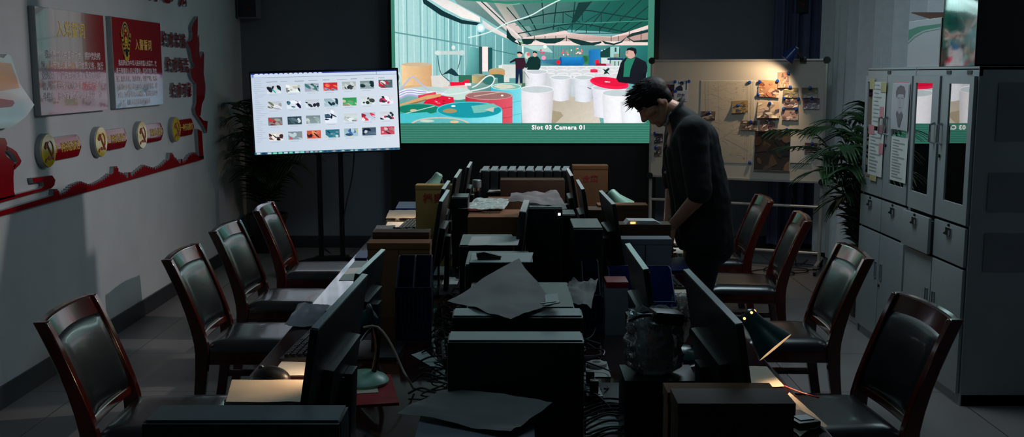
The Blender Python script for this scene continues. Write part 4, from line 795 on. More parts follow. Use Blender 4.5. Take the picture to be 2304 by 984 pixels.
# ================================================================== FILING CABINETS
def cabinet(label, yc, w, unit):
    """local: front faces -Y, +X runs towards the camera"""
    D, Ht = 0.42, 1.785; fx = 2.36
    root = thing('filing_cabinet', label, 'cabinet', (fx + D / 2, yc, 0), -PI / 2, 'grey steel filing cabinets')
    f = -D / 2; st = M['steel']
    g = G()
    g.box((0, D / 2 - 0.006, Ht / 2), (w, 0.012, Ht)); g.box((-w / 2 + 0.008, 0, Ht / 2), (0.016, D - 0.004, Ht)); g.box((w / 2 - 0.008, 0, Ht / 2), (0.016, D - 0.004, Ht))
    g.box((0, 0, Ht - 0.01), (w, D, 0.02), bev=0.003); g.box((0, 0, 0.03), (w, D - 0.02, 0.06))
    g.box((0, f + 0.012, Ht - 0.03), (w, 0.024, 0.045), bev=0.004)
    for z in (0.735, 0.955): g.box((0, 0.01, z), (w - 0.03, D - 0.04, 0.016))
    for z in (1.2, 1.45): g.box((0, 0.03, z), (w - 0.04, D - 0.08, 0.014))
    g.build('body', st, root)
    hw = w / 2 - 0.012
    # glazed doors
    for i, s in enumerate((-1, 1)):
        cx = s * (hw / 2 + 0.002); z0, z1 = 0.965, 1.735; pz0, pz1 = 1.065, 1.695; dw = hw - 0.004
        px0, px1 = (-0.5 * dw + (0.04 if s < 0 else 0.10), 0.5 * dw - (0.10 if s < 0 else 0.05))
        g = G()
        for x0, x1, a, b in ((-dw / 2, px0, z0, z1), (px1, dw / 2, z0, z1), (px0, px1, z0, pz0), (px0, px1, pz1, z1)):
            g.box((cx + (x0 + x1) / 2, f - 0.009, (a + b) / 2), (x1 - x0, 0.018, b - a))
        bmesh.ops.remove_doubles(g.bm, verts=g.bm.verts, dist=1e-5)
        d = g.build('glazed_door', st, root)
        swing = d if unit == 2 and s < 0 else None
        G().box((cx + (px0 + px1) / 2, f - 0.011, (pz0 + pz1) / 2), (px1 - px0, 0.003, pz1 - pz0)).build('glass_pane', M['pane'], d)
        hx = cx - s * (dw / 2 - 0.035)
        G().tube([(hx, f - 0.018, 1.365), (hx, f - 0.045, 1.375), (hx, f - 0.045, 1.465), (hx, f - 0.018, 1.475)], 0.008, 10, 0).build('handle', M['chrome'], d, 'chrome bar handle')
        if swing: swing.matrix_local = T((-hw, f, 0)) @ Matrix.Rotation(R(-1.4), 4, 'Z') @ T((hw, -f, 0))
    G().cyl((0.03, f - 0.018, 1.30), (0.03, f - 0.028, 1.30), 0.010).build('lock', M['blackp'], root)
    # drawers
    for i, s in enumerate((-1, 1)):
        cx = s * (hw / 2 + 0.002); dw = hw - 0.006; op = 0.028 if (unit == 2 and s < 0) else 0.0
        d = G().box((cx, f - 0.009 - op, 0.845), (dw, 0.018, 0.205), bev=0.004).build('drawer', st, root)
        if op: G().box((cx, f + 0.1 - op, 0.845), (dw - 0.05, 0.2, 0.16)).build('drawer_box', st, d)
        g = G(); g.box((cx, f - 0.021 - op, 0.905), (0.075, 0.006, 0.042), bev=0.002)
        g.prism([(-0.03, 0), (0.03, 0), (0.03, 0.028), (-0.03, 0.008)], 0.012, T((cx, f - 0.024 - op, 0.888)) @ Matrix.Rotation(PI / 2, 4, 'X'))
        g.build('pull', M['chrome'], d, 'chrome drawer pull')
        G().cyl((cx, f - 0.018 - op, 0.940), (cx, f - 0.026 - op, 0.940), 0.008, n=14).build('lock', M['blackp'], d)
    # lower doors
    for s in (-1, 1):
        cx = s * (hw / 2 + 0.002); dw = hw - 0.006
        d = G().box((cx, f - 0.009, 0.395), (dw, 0.018, 0.665), bev=0.004).build('lower_door', st, root)
        hx = cx - s * (dw / 2 - 0.045)
        g = G()
        for q in (-1, 1): g.box((hx + q * 0.017, f - 0.02, 0.49), (0.005, 0.006, 0.105)); g.box((hx, f - 0.02, 0.49 + q * 0.05), (0.034, 0.006, 0.006))
        g.box((hx, f - 0.0185, 0.49), (0.03, 0.002, 0.1)); g.build('recessed_pull', M['greytop'], d)
    G().cyl((0.028, f - 0.018, 0.40), (0.028, f - 0.026, 0.40), 0.009).build('lower_lock', M['blackp'], root)
    for x in ((-0.02,) if unit == 1 else (0.05, 0.31)):
        G().box((x, f - 0.002, Ht - 0.03), (0.055, 0.005, 0.02)).build('label_holder', M['blackp'], root)
    return root
def fpt(u, v, d=0.02): p = atx(u, v, 2.36 - d); return p
cabinet('grey steel filing cabinet with papers taped over its glass, beside the palm', 6.615, 0.835, 1)
cabinet('grey steel filing cabinet with uncovered reflecting glass doors under the cartons', 5.775, 0.835, 2)
def taped(u0, v0, u1, v1, label, name='taped_sheet', draw=None, m=None, d=0.0235, wav=0.006, side=False, shear=0.0):
    if side: a, b = aty(u0, v0, 5.356 - d), aty(u1, v1, 5.356 - d); w = b.x - a.x; c = Vector(((a.x + b.x) / 2, 5.356 - d, (a.z + b.z) / 2))
    else: a, b = fpt(u0, v0, d), fpt(u1, v1, d); w = a.y - b.y; c = Vector((2.36 - d, (a.y + b.y) / 2, (a.z + b.z) / 2))
    h = a.z - b.z; root = thing(name, label, 'paper' if name == 'taped_sheet' else 'tape', c); FM = FACE_CAM if side else FACE_NX
    def fn(s, t): return FM @ Vector(((s - 0.5) * w + shear * (0.5 - t), (0.5 - t) * h, wav * (0.5 + 0.5 * math.sin(s * 5 + t * 3)) * abs(s - 0.5)))
    G().sheet(fn, 6, 8, 0.0007).build('paper', m or M['paper'], root)
    if draw:
        pc = Pic(lambda x, y: ((x - 0.5) * w, (0.5 - y) * h), 0.00025); draw(pc); o = pc.build('print', M['print'], root, FM @ T((0, 0, wav * 0.55)))
    return root
def textrows(pc, n=14, top=0.06):
    r3 = random.Random(8)
    for k in range(n): pc.rect(0.1, top + k * 0.9 / n, 0.1 + r3.uniform(0.3, 0.75), top + k * 0.9 / n + 0.018, (150, 152, 158), lift=k == 0)
def sketch(pc):
    pc.rect(0.02, 0.01, 0.98, 0.99, (168, 170, 176)).poly([(0.26, 0.30), (0.22, 0.2), (0.3, 0.1), (0.5, 0.05), (0.72, 0.08), (0.8, 0.18), (0.78, 0.32), (0.72, 0.3), (0.68, 0.24), (0.4, 0.24), (0.33, 0.27), (0.32, 0.34)], (70, 72, 80))
    pc.poly([(0.34, 0.26), (0.7, 0.25), (0.74, 0.36), (0.7, 0.5), (0.6, 0.6), (0.5, 0.63), (0.4, 0.58), (0.33, 0.46), (0.32, 0.34)], (158, 160, 166)).line([(0.36, 0.33), (0.48, 0.32)], 0.016, (80, 82, 90)).line([(0.56, 0.32), (0.7, 0.33)], 0.016, (80, 82, 90)).line([(0.52, 0.36), (0.5, 0.45), (0.55, 0.46)], 0.008, (110, 112, 118)).line([(0.44, 0.52), (0.6, 0.52)], 0.012, (96, 96, 104))
    pc.poly([(0.36, 0.58), (0.5, 0.66), (0.62, 0.6), (0.72, 0.66), (0.56, 0.94), (0.46, 0.93), (0.3, 0.66)], (76, 78, 88))
taped(1966, 184, 1990, 287, 'upper paper taped over the outermost cabinet window beside the palm', draw=lambda p: textrows(p, 10))
taped(1957, 292, 1984, 400, 'lower paper taped over the outermost cabinet window beside the palm', draw=lambda p: textrows(p, 12))
taped(2010, 186, 2042, 296, 'pencil portrait sketch with glasses behind the second cabinet window', draw=sketch)
taped(2007, 306, 2038, 414, 'typed sheet hanging under the pencil portrait sketch', draw=textrows)
tp = mat('masking_tape', (176, 166, 118), 0.6, var=0.06); tpp = mat('pink_tape', (206, 130, 140), 0.6, var=0.06)
for (u0, v0, u1, v1, lb, m_) in ((1958, 177, 1967, 201, 'yellowish tape strip on the upper outer corner of the first taped paper', tp), (1983, 185, 1994, 208, 'yellowish tape strip on the upper inner corner of the first taped paper', tp), (1957, 393, 1971, 409, 'yellowish tape strip at the foot of the lower taped paper', tp), (1955, 280, 1966, 303, 'pink tape strip joining the two taped papers, outer side', tpp), (1979, 282, 1990, 302, 'pink tape strip joining the two taped papers, inner side', tpp), (1980, 240, 1987, 266, 'pink tape strip beside the upper taped paper', tpp), (1978, 322, 1986, 348, 'pink tape strip beside the lower taped paper', tpp)):
    taped(u0, v0, u1, v1, lb, 'tape_strip', m=m_, d=0.027, wav=0.002)
taped(2248, 186, 2372, 318, 'upper grey sheet stuck to the dark end panel of the filing cabinet', side=True, d=0.002, m=M['boxgrey'])
taped(2225, 390, 2360, 478, 'middle grey sheet stuck to the dark end panel of the filing cabinet', side=True, d=0.002, m=M['boxgrey'])
taped(2216, 526, 2352, 613, 'lowest grey sheet stuck to the dark end panel of the filing cabinet', side=True, d=0.002, m=M['boxgrey'])
for i in range(9):
    y = 5.66 - i * 0.026; root = thing('binder', 'dark ring binder standing in a row behind the cabinet glass', 'binder', (2.56, y, 1.21), group='binders behind the cabinet glass')
    G().box((0, 0, 0.12), (0.2, 0.023, 0.24), bev=0.003).build('cover', M['blackp'] if i % 2 else M['greytop'], root)
    G().box((-0.101, 0, 0.13), (0.002, 0.016, 0.07)).build('spine_label', M['boxgrey'], root)
# cartons on the cabinets
root = thing('carton', 'pale carton with green stripe standing on the filing cabinet', 'carton', (2.58, 6.16, 1.785))
G().box((0, 0, 0.137), (0.40, 0.48, 0.274), bev=0.003).build('body', M['paper'], root)
pc = Pic(lambda x, y: ((x - 0.5) * 0.474, (0.5 - y) * 0.27), 0.0003)
pc.rect(0, 0, 1, 1, (150, 150, 154)).poly([(0, 0.18), (0.3, 0.13), (1, 0.12), (1, 0.19), (0.5, 0.22), (0.2, 0.3), (0, 0.42)], (40, 110, 88)).poly([(0, 0.46), (0.2, 0.34), (0.5, 0.25), (1, 0.22), (1, 0.23), (0.5, 0.27), (0.22, 0.36), (0, 0.49)], (60, 116, 100))
pc.build('printed_front', M['print'], root, T((-0.201, 0, 0.137)) @ FACE_NX)
G().box((0, -0.2405, 0.137), (0.398, 0.003, 0.27)).build('side_panel', M['carddk'], root)
G().box((0.0, 0.07, 0.30), (0.40, 0.30, 0.004), rot=(0.17, 0, 0)).build('open_flap', M['carddk'], root)
root = thing('computer_case', 'glossy black computer case with mirror-like side panel on filing cabinet', 'computer', (2.60, 5.64, 1.785))
G().box((0, 0, 0.005), (0.46, 0.44, 0.01)).box((0.0, 0, 0.36), (0.46, 0.44, 0.01)).box((0.225, 0, 0.18), (0.01, 0.44, 0.36)).box((0, 0.215, 0.18), (0.46, 0.01, 0.36)).box((0, -0.215, 0.18), (0.46, 0.01, 0.36)).build('shell', M['blackp'], root)
G().box((-0.2355, 0, 0.183), (0.004, 0.43, 0.36), bev=0.001).build('glass_side', mat('black_glass', (14, 17, 20), 0.09, var=0.05, spec=1.0, coat=1.0, bump=0.12, bscale=7), root, 'glossy black side panel')
G().cyl((0.03, -0.222, 0.33), (0.03, -0.228, 0.33), 0.008).build('indicator', M['ledr'], root)
# ================================================================== PALMS
def frond(path, n, L, rr, name, parent, droop=0.5, wid=0.012):
    pts = spline([Vector(p) for p in path], 8); N = len(pts); g = G()
    g.tube(pts, lambda t: 0.006 * (1 - t) + 0.0015, 6, 0)
    o = g.build(name, M['stem'], parent)
    g = G()
    for k in range(n):
        t = 0.28 + 0.72 * k / (n - 1); i = min(N - 2, int(t * (N - 1))); p = pts[i]; d = (pts[i + 1] - pts[i]).normalized()
        side = d.cross(Vector((0, 0, 1)));
        if side.length < 0.1: side = d.cross(Vector((0, 1, 0)))
        side.normalize(); up = side.cross(d)
        l = L * (0.55 + 0.45 * math.sin(PI * min(1, 0.2 + 0.75 * (k / n)))) * rr.uniform(0.85, 1.1)
        for s in (-1, 1):
            dir_ = (d * 0.75 + side * s * 0.8 + up * 0.15).normalized(); q = []
            for j in range(5):
                f = j / 4; q.append(p + dir_ * l * f + Vector((0, 0, -droop * l * f * f)))
            w = dir_.cross(up).normalized(); vs = []; wd = [0.35, 1.0, 0.9, 0.55, 0.05]
            for j in range(5):
                e = w * wid * wd[j]; vs += [q[j] - e - up * 0.002, q[j] + up * 0.0015, q[j] + e - up * 0.002]
            fs = []
            for j in range(4):
                a = j * 3; fs += [(a, a + 1, a + 4, a + 3), (a + 1, a + 2, a + 5, a + 4)]
            g._add(vs, fs)
    lf = g.build('leaflets', M['leaf'], o, sharp=80); sm = lf.modifiers.new('thickness', 'SOLIDIFY'); sm.thickness = 0.0009
    return o
def pot(parent, r, h):
    G().lathe([(r * 0.66, 0), (r * 0.7, 0.01), (r * 0.95, h * 0.8), (r, h * 0.86), (r * 1.06, h * 0.9), (r * 1.06, h), (r * 0.94, h), (r * 0.9, h * 0.86)], 36).build('pot', M['pot'], parent)
    G().lathe([(0, h * 0.86), (r * 0.6, h * 0.88), (r * 0.92, h * 0.86), (r * 0.9, h * 0.8), (0, h * 0.8)], 30).build('soil', M['soil'], parent)
def palm(label, base, tips, seed, r, h, L=0.2, n=20, wid=0.012, spread=0.05, keep=None):
    rr = random.Random(seed); root = thing('potted_palm', label, 'plant', base); pot(root, r, h); B = Vector(base)
    for tip in tips:
        e = Vector(tip) - B; a = rr.uniform(0, 6.28); s = Vector((spread * math.cos(a), spread * math.sin(a), h * 0.85))
        top = max(e.z + 0.10, h + 0.25); hd = Vector((e.x, e.y, 0))
        path = [s, s + Vector((hd.x * 0.14, hd.y * 0.14, (top - h) * 0.42)), Vector((hd.x * 0.52, hd.y * 0.52, h + (top - h) * 0.86)) + s * 0.3 * Vector((1, 1, 0)).length * 0, e]
        o = frond(path, n, L * rr.uniform(0.85, 1.1), rr, 'frond', root, rr.uniform(0.35, 0.7), wid)
        if keep:                                                    # leaves bend where they meet a wall, curtain or cabinet
            for me in (o.data, o.children[0].data):
                for v in me.vertices: keep(v, B)
def keep_right(v, B):
    w = v.co + B; w.x = min(w.x, 2.80)
    if w.x > 2.33: w.y = max(w.y, 7.06 + 0.004 * math.sin(w.z * 90))
    v.co = w - B
def keep_left(v, B):
    w = v.co + B; w.x = max(w.x, XL + 0.03); w.y = min(w.y, YB - 0.03); v.co = w - B
def pt(u, v, y): return tuple(aty(u, v, y))
palm('tall potted palm between curtain and filing cabinet', (2.55, 7.42, 0),
     [pt(1742, 292, 7.6), pt(1770, 330, 7.9), pt(1835, 285, 7.5), pt(1872, 270, 7.7), pt(1905, 300, 7.6), pt(1945, 232, 7.35), pt(1925, 255, 7.6), pt(1965, 250, 7.6), pt(1850, 345, 7.2), pt(1840, 385, 7.1), pt(1880, 330, 7.0), pt(1905, 380, 6.98), pt(1935, 330, 7.05), pt(1975, 300, 7.7), pt(1895, 420, 7.2), pt(1990, 350, 7.9), pt(1880, 450, 7.4)], 3, 0.15, 0.30, 0.26, 20, 0.013, keep=keep_right)
palm('dark potted palm in the corner behind the television', tuple(atz(604, 566, 0.0)),
     [pt(512, 232, 9.6), pt(528, 262, 9.5), pt(560, 225, 9.7), pt(520, 305, 9.4), pt(600, 215, 9.8), pt(545, 345, 9.4), pt(650, 235, 9.8), pt(560, 390, 9.5), pt(665, 370, 9.55), pt(690, 345, 9.6), pt(640, 395, 9.6), pt(610, 300, 9.4), pt(700, 300, 9.8), pt(570, 300, 9.9)], 8, 0.19, 0.38, 0.27, 18, 0.014, keep=keep_left)
# ================================================================== CHAIRS
def make_chair():
    """local: seat faces +X; rear posts at x=0"""
    root = thing('dining_chair', 'x', 'chair'); W = 0.235; wd = M['wood']
    def px_(z): # rear post curve
        if z < 0.42: return 0.10 - 0.055 * ((0.42 - z) / 0.42) ** 1.5
        return 0.10 - 0.155 * ((z - 0.42) / 0.45) ** 1.35
    for s in (-1, 1):
        vs = []; zs = [0, 0.1, 0.2, 0.3, 0.4, 0.45, 0.52, 0.6, 0.68, 0.76, 0.82, 0.866]
        for z in zs:
            x = px_(z); dx = 0.025 + 0.008 * math.exp(-((z - 0.42) / 0.15) ** 2); dy = 0.019
            vs += [(x - dx, s * W - dy, z), (x + dx, s * W - dy, z), (x + dx, s * W + dy, z), (x - dx, s * W + dy, z)]
        fs = [(3, 2, 1, 0)] + [(i * 4 + k, i * 4 + (k + 1) % 4, i * 4 + 4 + (k + 1) % 4, i * 4 + 4 + k) for i in range(len(zs) - 1) for k in range(4)] + [tuple((len(zs) - 1) * 4 + k for k in range(4))]
        g = G(); g._add(vs, fs); o = g.build('rear_post', wd, root); bv = o.modifiers.new('b', 'BEVEL'); bv.width = 0.005; bv.segments = 2; bv.limit_method = 'ANGLE'
        g = G(); g._add([(0.50 + dx * k, s * (W - 0.01) + dy * k, z) for z, k in ((0, 0.8), (0.40, 1.0)) for dx, dy in ((-0.021, -0.018), (0.021, -0.018), (0.021, 0.018), (-0.021, 0.018))], [(3, 2, 1, 0), (0, 1, 5, 4), (1, 2, 6, 5), (2, 3, 7, 6), (3, 0, 4, 7), (4, 5, 6, 7)])
        o = g.build('front_leg', wd, root); bv = o.modifiers.new('b', 'BEVEL'); bv.width = 0.004; bv.segments = 2
        G().box((0.29, s * (W - 0.006), 0.375), (0.41, 0.022, 0.06), bev=0.004).build('side_rail', wd, root)
        G().box((0.285, s * (W - 0.006), 0.17), (0.43, 0.018, 0.034), bev=0.004).build('stretcher', wd, root)
    G().box((0.29, 0, 0.17), (0.018, 2 * W - 0.03, 0.034), bev=0.004).build('cross_stretcher', wd, root)
    G().box((0.495, 0, 0.375), (0.024, 2 * W - 0.05, 0.06), bev=0.004).build('front_rail', wd, root)
    # curved top rail, bowed backwards, and the lower back rail
    def rail(z0, z1, th, bow, crest, name, lift=0.0):
        vs = []; N = 14
        for i in range(N + 1):
            t = i / N * 2 - 1; y = t * (W + (0.0175 if lift else -0.017)); b = -bow * (1 - t * t); zt = z1 + crest * (1 - t * t)
            for z, d in ((z0, -th), (z0, th), (zt, th), (zt, -th)): vs.append((px_(z) + b + d, y, z))
        fs = [(0, 1, 2, 3)] + [(i * 4 + k, i * 4 + 4 + k, i * 4 + 4 + (k + 1) % 4, i * 4 + (k + 1) % 4) for i in range(N) for k in range(4)] + [tuple(N * 4 + k for k in (3, 2, 1, 0))]
        g = G(); g._add(vs, fs); o = g.build(name, wd, root); bv = o.modifiers.new('b', 'BEVEL'); bv.width = 0.006; bv.segments = 2; bv.limit_method = 'ANGLE'
    rail(0.792, 0.864, 0.0165, 0.022, 0.006, 'top_rail', 1)
    rail(0.455, 0.490, 0.012, 0.012, 0.0, 'lower_rail')
    # padded back
    def pad(side):
        def fn(a, b):
            z = 0.486 + (0.797 - 0.486) * b + 0.012 * math.sin(PI * a) * (b > 0.9); y = (a - 0.5) * 2 * (W - 0.017)
            t = (a - 0.5) * 2; e = (1 - abs(t) ** 6) * (1 - abs(2 * b - 1) ** 6)
            return Vector((px_(z) - 0.018 * (1 - t * t) + side * (0.010 + 0.020 * e ** 0.5), y, z))
        return fn
    g = G(); fa, fb = pad(1), pad(-0.75); nu, nv = 12, 12; vs = []
    for f in (fa, fb): vs += [f(i / nu, j / nv) for j in range(nv + 1) for i in range(nu + 1)]
    K = (nu + 1) * (nv + 1); fs = []; Wn = nu + 1
    for j in range(nv):
        for i in range(nu):
            q = (j * Wn + i, j * Wn + i + 1, (j + 1) * Wn + i + 1, (j + 1) * Wn + i); fs += [q, tuple(K + x for x in reversed(q))]
    rim = [i for i in range(Wn)] + [j * Wn + nu for j in range(1, nv + 1)] + [nv * Wn + i for i in range(nu - 1, -1, -1)] + [j * Wn for j in range(nv - 1, 0, -1)]
    for k in range(len(rim)): a, b = rim[k], rim[(k + 1) % len(rim)]; fs.append((b, a, K + a, K + b))
    g._add(vs, fs); g.build('backrest_pad', M['leather'], root, 'padded black leather back', sharp=70)
    # seat
    def seat_pt(a, b, top):
        x = 0.105 + 0.425 * a; y = (b - 0.5) * 2 * (W + 0.012 - 0.012 * (1 - a)); e = (1 - abs(2 * a - 1) ** 8) * (1 - abs(2 * b - 1) ** 8)
        return Vector((x, y, 0.405 + (0.018 + 0.032 * e ** 0.5 if top else 0)))
    g = G(); vs = [seat_pt(i / nu, j / nv, 1) for j in range(nv + 1) for i in range(nu + 1)] + [seat_pt(i / nu, j / nv, 0) for j in range(nv + 1) for i in range(nu + 1)]
    g._add(vs, fs); g.build('seat', M['leather'], root, 'padded black leather seat', sharp=70)
    return root
chair = make_chair()
# rear post top edge sits at local x=-0.055
CH = [(-1.655, 3.90, 2, 'first red-brown wooden chair of the row along the red wall signs, nearest the camera'), (-1.615, 5.16, 1, 'second red-brown wooden chair from the camera along the red wall signs'), (-1.640, 6.05, -1, 'third red-brown wooden chair from the camera along the red wall signs'), (-1.630, 6.955, 2, 'red-brown wooden chair with bright top rail in front of the television stand'),
      (1.745, 7.46, 180 - 3, 'farthest red-brown wooden chair beside the filing cabinets, below the whiteboard'), (1.755, 6.495, 180 - 7, 'red-brown wooden chair with blue sheen directly behind the standing person'), (1.665, 5.20, 180 - 2, 'red-brown wooden chair in front of filing cabinets, second from the camera'), (1.535, 3.94, 180 + 4, 'red-brown wooden chair by the filing cabinets nearest the camera')]
for i, (x, y, a, lb) in enumerate(CH):
    o = chair if i == 0 else copy_tree(chair)
    o.location = (x, y, 0); o.rotation_euler = (0, 0, R(a)); o['label'] = lb; o['group'] = 'chairs around the long table'
# ================================================================== TABLE
TZ = 0.75; TX = 0.885
root = thing('conference_table', 'long glossy red-brown conference table heaped with office equipment', 'table', (0, 4.6, 0))
G().box((0, 0, TZ - 0.016), (2 * TX, 6.3, 0.032), bev=0.006).build('tabletop', M['tabletop'], root)
for s in (-1, 1):
    G().box((s * 0.55, 0, 0.66), (0.025, 6.1, 0.12), bev=0.003).build('apron', M['wood'], root)
for y in (-2.9, -0.97, 0.97, 2.9):
    G().box((0, y, 0.36), (1.15, 0.05, 0.72), bev=0.004).build('support_panel', M['wood'], root)
G().box((0, 3.0, 0.40), (1.2, 0.02, 0.62), bev=0.003).build('modesty_panel', M['wood'], root)
# ================================================================== THINGS ON THE TABLE
def tower(label, x, y, w, d, h, z=TZ, rz=0.0, grey=False, name='desktop_computer', side=None):
    """slim or full tower case, front towards -Y when rz=0"""
    root = thing(name, label, 'computer', (x, y, z), rz)
    G().box((0, 0, h / 2 + 0.006), (w, d, h), bev=0.006).build('case', M['blackm'] , root)
    G().box((0, -d / 2 - 0.006, h / 2 + 0.006), (w * 0.99, 0.014, h * 0.995), bev=0.005).build('front_panel', M['blackp'], root)
    G().box((0, 0, h + 0.0075), (w * 0.97, d * 0.97, 0.003)).build('top_cover', M['greytop'] if grey else M['blackm'], root)  # grey variant paints the light caught by the black case's top
    for sx in (-1, 1):
        for sy in (-1, 1): G().cyl((sx * w * 0.4, sy * d * 0.4, 0), (sx * w * 0.4, sy * d * 0.4, 0.008), 0.012).build('rubber_foot', M['blackp'], root)
    return root
def archive_box(label, x, y, w, d, h, m, z=TZ, rz=0.0, chars=None, cz=0.0, cs=0.05, lid=True, inkm=None, sp=1.2, cx=0.0, name='archive_box'):
    root = thing(name, label, 'box', (x, y, z), rz)
    G().box((0, 0, h / 2), (w, d, h), bev=0.002).build('body', m, root)
    if lid:
        G().box((0, 0, h - 0.012), (w + 0.004, d + 0.004, 0.026), bev=0.002).build('lid', m, root)
    G().box((0, -d / 2 - 0.0006, h * 0.5), (0.004, 0.002, h * 0.86)).build('fold_seam', M['carddk'], root) if lid and not chars else None
    if chars: text('lettering', chars, cs, inkm or M['inkr'], root, T((cx, -d / 2 - 0.0008, cz)) @ FACE_CAM, 0.0003, 0.0016, spacing=sp, label='red printed characters')
    return root
def monitor(label, x, y, rz, w=0.60, h=0.355, ztop=0.45, tilt=0.16, facing=-1):
    """screen faces local -X (facing=-1): its length runs along local Y"""
    root = thing('monitor', label, 'monitor', (x, y, TZ), rz if facing < 0 else rz + PI, 'desk monitors seen edge-on')
    A = T((0, 0, ztop - h / 2)) @ Matrix.Rotation(tilt, 4, 'Y')
    G(A).box((0, 0, 0), (0.018, w, h), bev=0.004).build('housing', M['blackp'], root)
    G(A).box((-0.0095, 0, 0.004), (0.002, w - 0.02, h - 0.03)).build('screen', M['gloss'], root)
    G(A).box((0.02, 0, -0.04), (0.028, w * 0.56, h * 0.5), bev=0.012).build('rear_bulge', M['blackp'], root)
    G(A).box((0.037, 0, -0.055), (0.006, 0.10, 0.10), bev=0.003).build('rear_plate', M['gloss'], root)
    G(A).box((0.0, 0, h / 2 + 0.001), (0.016, w * 0.985, 0.003)).build('top_edge_sheen', M['edge'], root)  # sheen painted as a pale strip along the black housing
    n = ztop - h / 2 - 0.05
    G().box((0.038, 0, (ztop - h / 2) / 2), (0.022, 0.075, ztop - h / 2 - 0.01), rot=(0, 0.05, 0), bev=0.005).build('neck', M['blackp'], root)
    G().box((0.045, 0, 0.007), (0.17, 0.24, 0.014), bev=0.006).build('foot', M['blackp'], root)
    return root
MW = [  # left row: x, y, length, label
    (-0.452, 2.53, 0.63, -1, 2.0, 'big black monitor beside the first chair along the red wall, screen turned to the chairs'),
    (-0.535, 3.68, 0.50, -1, 3.0, 'black monitor right behind the foremost monitor, on the red wall side'),
    (-0.345, 4.72, 0.46, -1, 0.5, 'black monitor in front of the yellow archive box, glossy rear plate'),
    (-0.368, 5.18, 0.40, -1, 0.5, 'black monitor rising beside the characters of the yellow archive box'),
    (-0.340, 5.78, 0.50, -1, 0.5, 'black monitor behind the yellow archive box, red wall side, farthest but one'),
    (-0.300, 6.34, 0.42, -1, 0.5, 'farthest monitor of the row on the red wall side'),
    (0.522, 2.59, 0.66, 1, -1.0, 'big black monitor beside the dark green desk lamp'),
    (0.400, 3.14, 0.46, 1, -0.5, 'thin monitor with bright top edge before the grey archive box'),
    (0.444, 4.66, 0.53, 1, -1.5, 'teal lit monitor leaning before the cardboard box with characters'),
    (0.358, 5.20, 0.46, 1, 0.0, 'monitor beyond the teal lit one, on the filing cabinet side'),
    (0.340, 5.86, 0.46, 1, 0.0, 'farthest monitor of the row on the filing cabinet side')]
for x, y, w, s, a, lb in MW: monitor(lb, x, y, R(-a), w, *((0.29, 0.335) if y == 3.68 else (0.355, 0.45)), facing=s)
# towers and boxes of the middle row, from the camera backwards
tower('long slim computer case lying across the front table corner', -0.555, 2.10, 0.405, 0.10, 0.29, grey=True)
tower('slim black computer case in the centre, the front one of a pair', 0.004, 2.745, 0.365, 0.095, 0.29, grey=True)
tower('slim computer case right behind the front central one, pale top', 0.010, 3.03, 0.385, 0.10, 0.29, grey=True)
tower('black computer case hidden under the big creased paper', 0.02, 3.40, 0.34, 0.40, 0.265, name='desktop_computer')
tower('low black computer case carrying white papers and a stapler', -0.062, 3.98, 0.245, 0.30, 0.285, name='desktop_computer')
tower('low black computer case with a single pale sheet, third in the middle row', -0.118, 4.42, 0.222, 0.30, 0.285)
tower('upright black tower computer with white power light', 0.138, 4.93, 0.165, 0.42, 0.385)
tower('slim black tower beside the glossy rear plate monitor', -0.28, 5.415, 0.085, 0.18, 0.36)
tower('tall dark tower computer behind the blue file rack', 0.255, 4.98, 0.07, 0.18, 0.33)
tower('dark navy tower computer in the middle, filing cabinet side', 0.300, 4.33, 0.12, 0.28, 0.37)
p = atz(1256, 476, 1.12); G().box((p.x, 4.703, 1.118), (0.010, 0.004, 0.010), bev=0.002)
led_o = G().box((0.205 - 0.138, -0.226, 0.365), (0.011, 0.004, 0.011), bev=0.002).build('power_light', M['led'], [o for o in C.objects if o.get('label') == 'upright black tower computer with white power light'][0], 'white power light')
archive_box('low grey carton at the front of the table under the crumpled sheet', -0.095, 2.42, 0.29, 0.34, 0.13, M['boxgrey'], lid=False, name='carton')
archive_box('brown file box with dark lid on the front corner, blue spine edge', 0.452, 2.10, 0.236, 0.10, 0.335, M['carddk'])
archive_box('second brown file box pressed against the foremost one, blue edge side', 0.447, 2.205, 0.232, 0.07, 0.32, M['card'])
archive_box('brown file box behind the second monitor of the red wall side', -0.474, 4.27, 0.255, 0.10, 0.31, M['card'])
archive_box('dark brown file box standing behind the brown one, red wall side', -0.478, 4.40, 0.235, 0.10, 0.335, M['carddk'])
archive_box('yellow archive box with red characters by the keyboard', -0.482, 6.50, 0.262, 0.11, 0.31, M['cardy'], chars='档案', cz=0.225, cs=0.062, cx=-0.02)
archive_box('grey archive box standing before the brown one, near the standing person', 0.592, 4.70, 0.235, 0.10, 0.258, M['boxgrey'])
archive_box('large dark brown archive box behind the grey one, beside the standing person', 0.592, 4.84, 0.265, 0.11, 0.305, M['carddk'])
archive_box('cardboard archive box with red characters beside the teal lit monitor', 0.595, 5.72, 0.27, 0.12, 0.285, M['card'], chars='档案', cz=0.175, cs=0.06, cx=0.0)
archive_box('dark brown box in front of the pale lamp dome, filing cabinet side', 0.425, 5.62, 0.13, 0.16, 0.275, M['carddk'], lid=False, name='carton')
archive_box('tall cardboard box with faint characters at the far table end', 0.512, 7.05, 0.235, 0.12, 0.385, M['card'], chars='合案', cz=0.295, cs=0.05)
archive_box('brown carton under the clear bag of leaflets', -0.10, 5.30, 0.265, 0.30, 0.29, M['card'], lid=False, name='carton')
archive_box('brown carton under the far white sheet', 0.012, 6.55, 0.36, 0.22, 0.215, M['card'], lid=False, name='carton')
archive_box('wide dark carton behind the far white sheet', 0.12, 6.86, 0.42, 0.16, 0.31, M['carddk'], lid=False, name='carton')
archive_box('small grey carton with red top before the blue file rack', 0.395, 3.98, 0.085, 0.12, 0.185, M['boxgrey'], lid=False, name='carton')
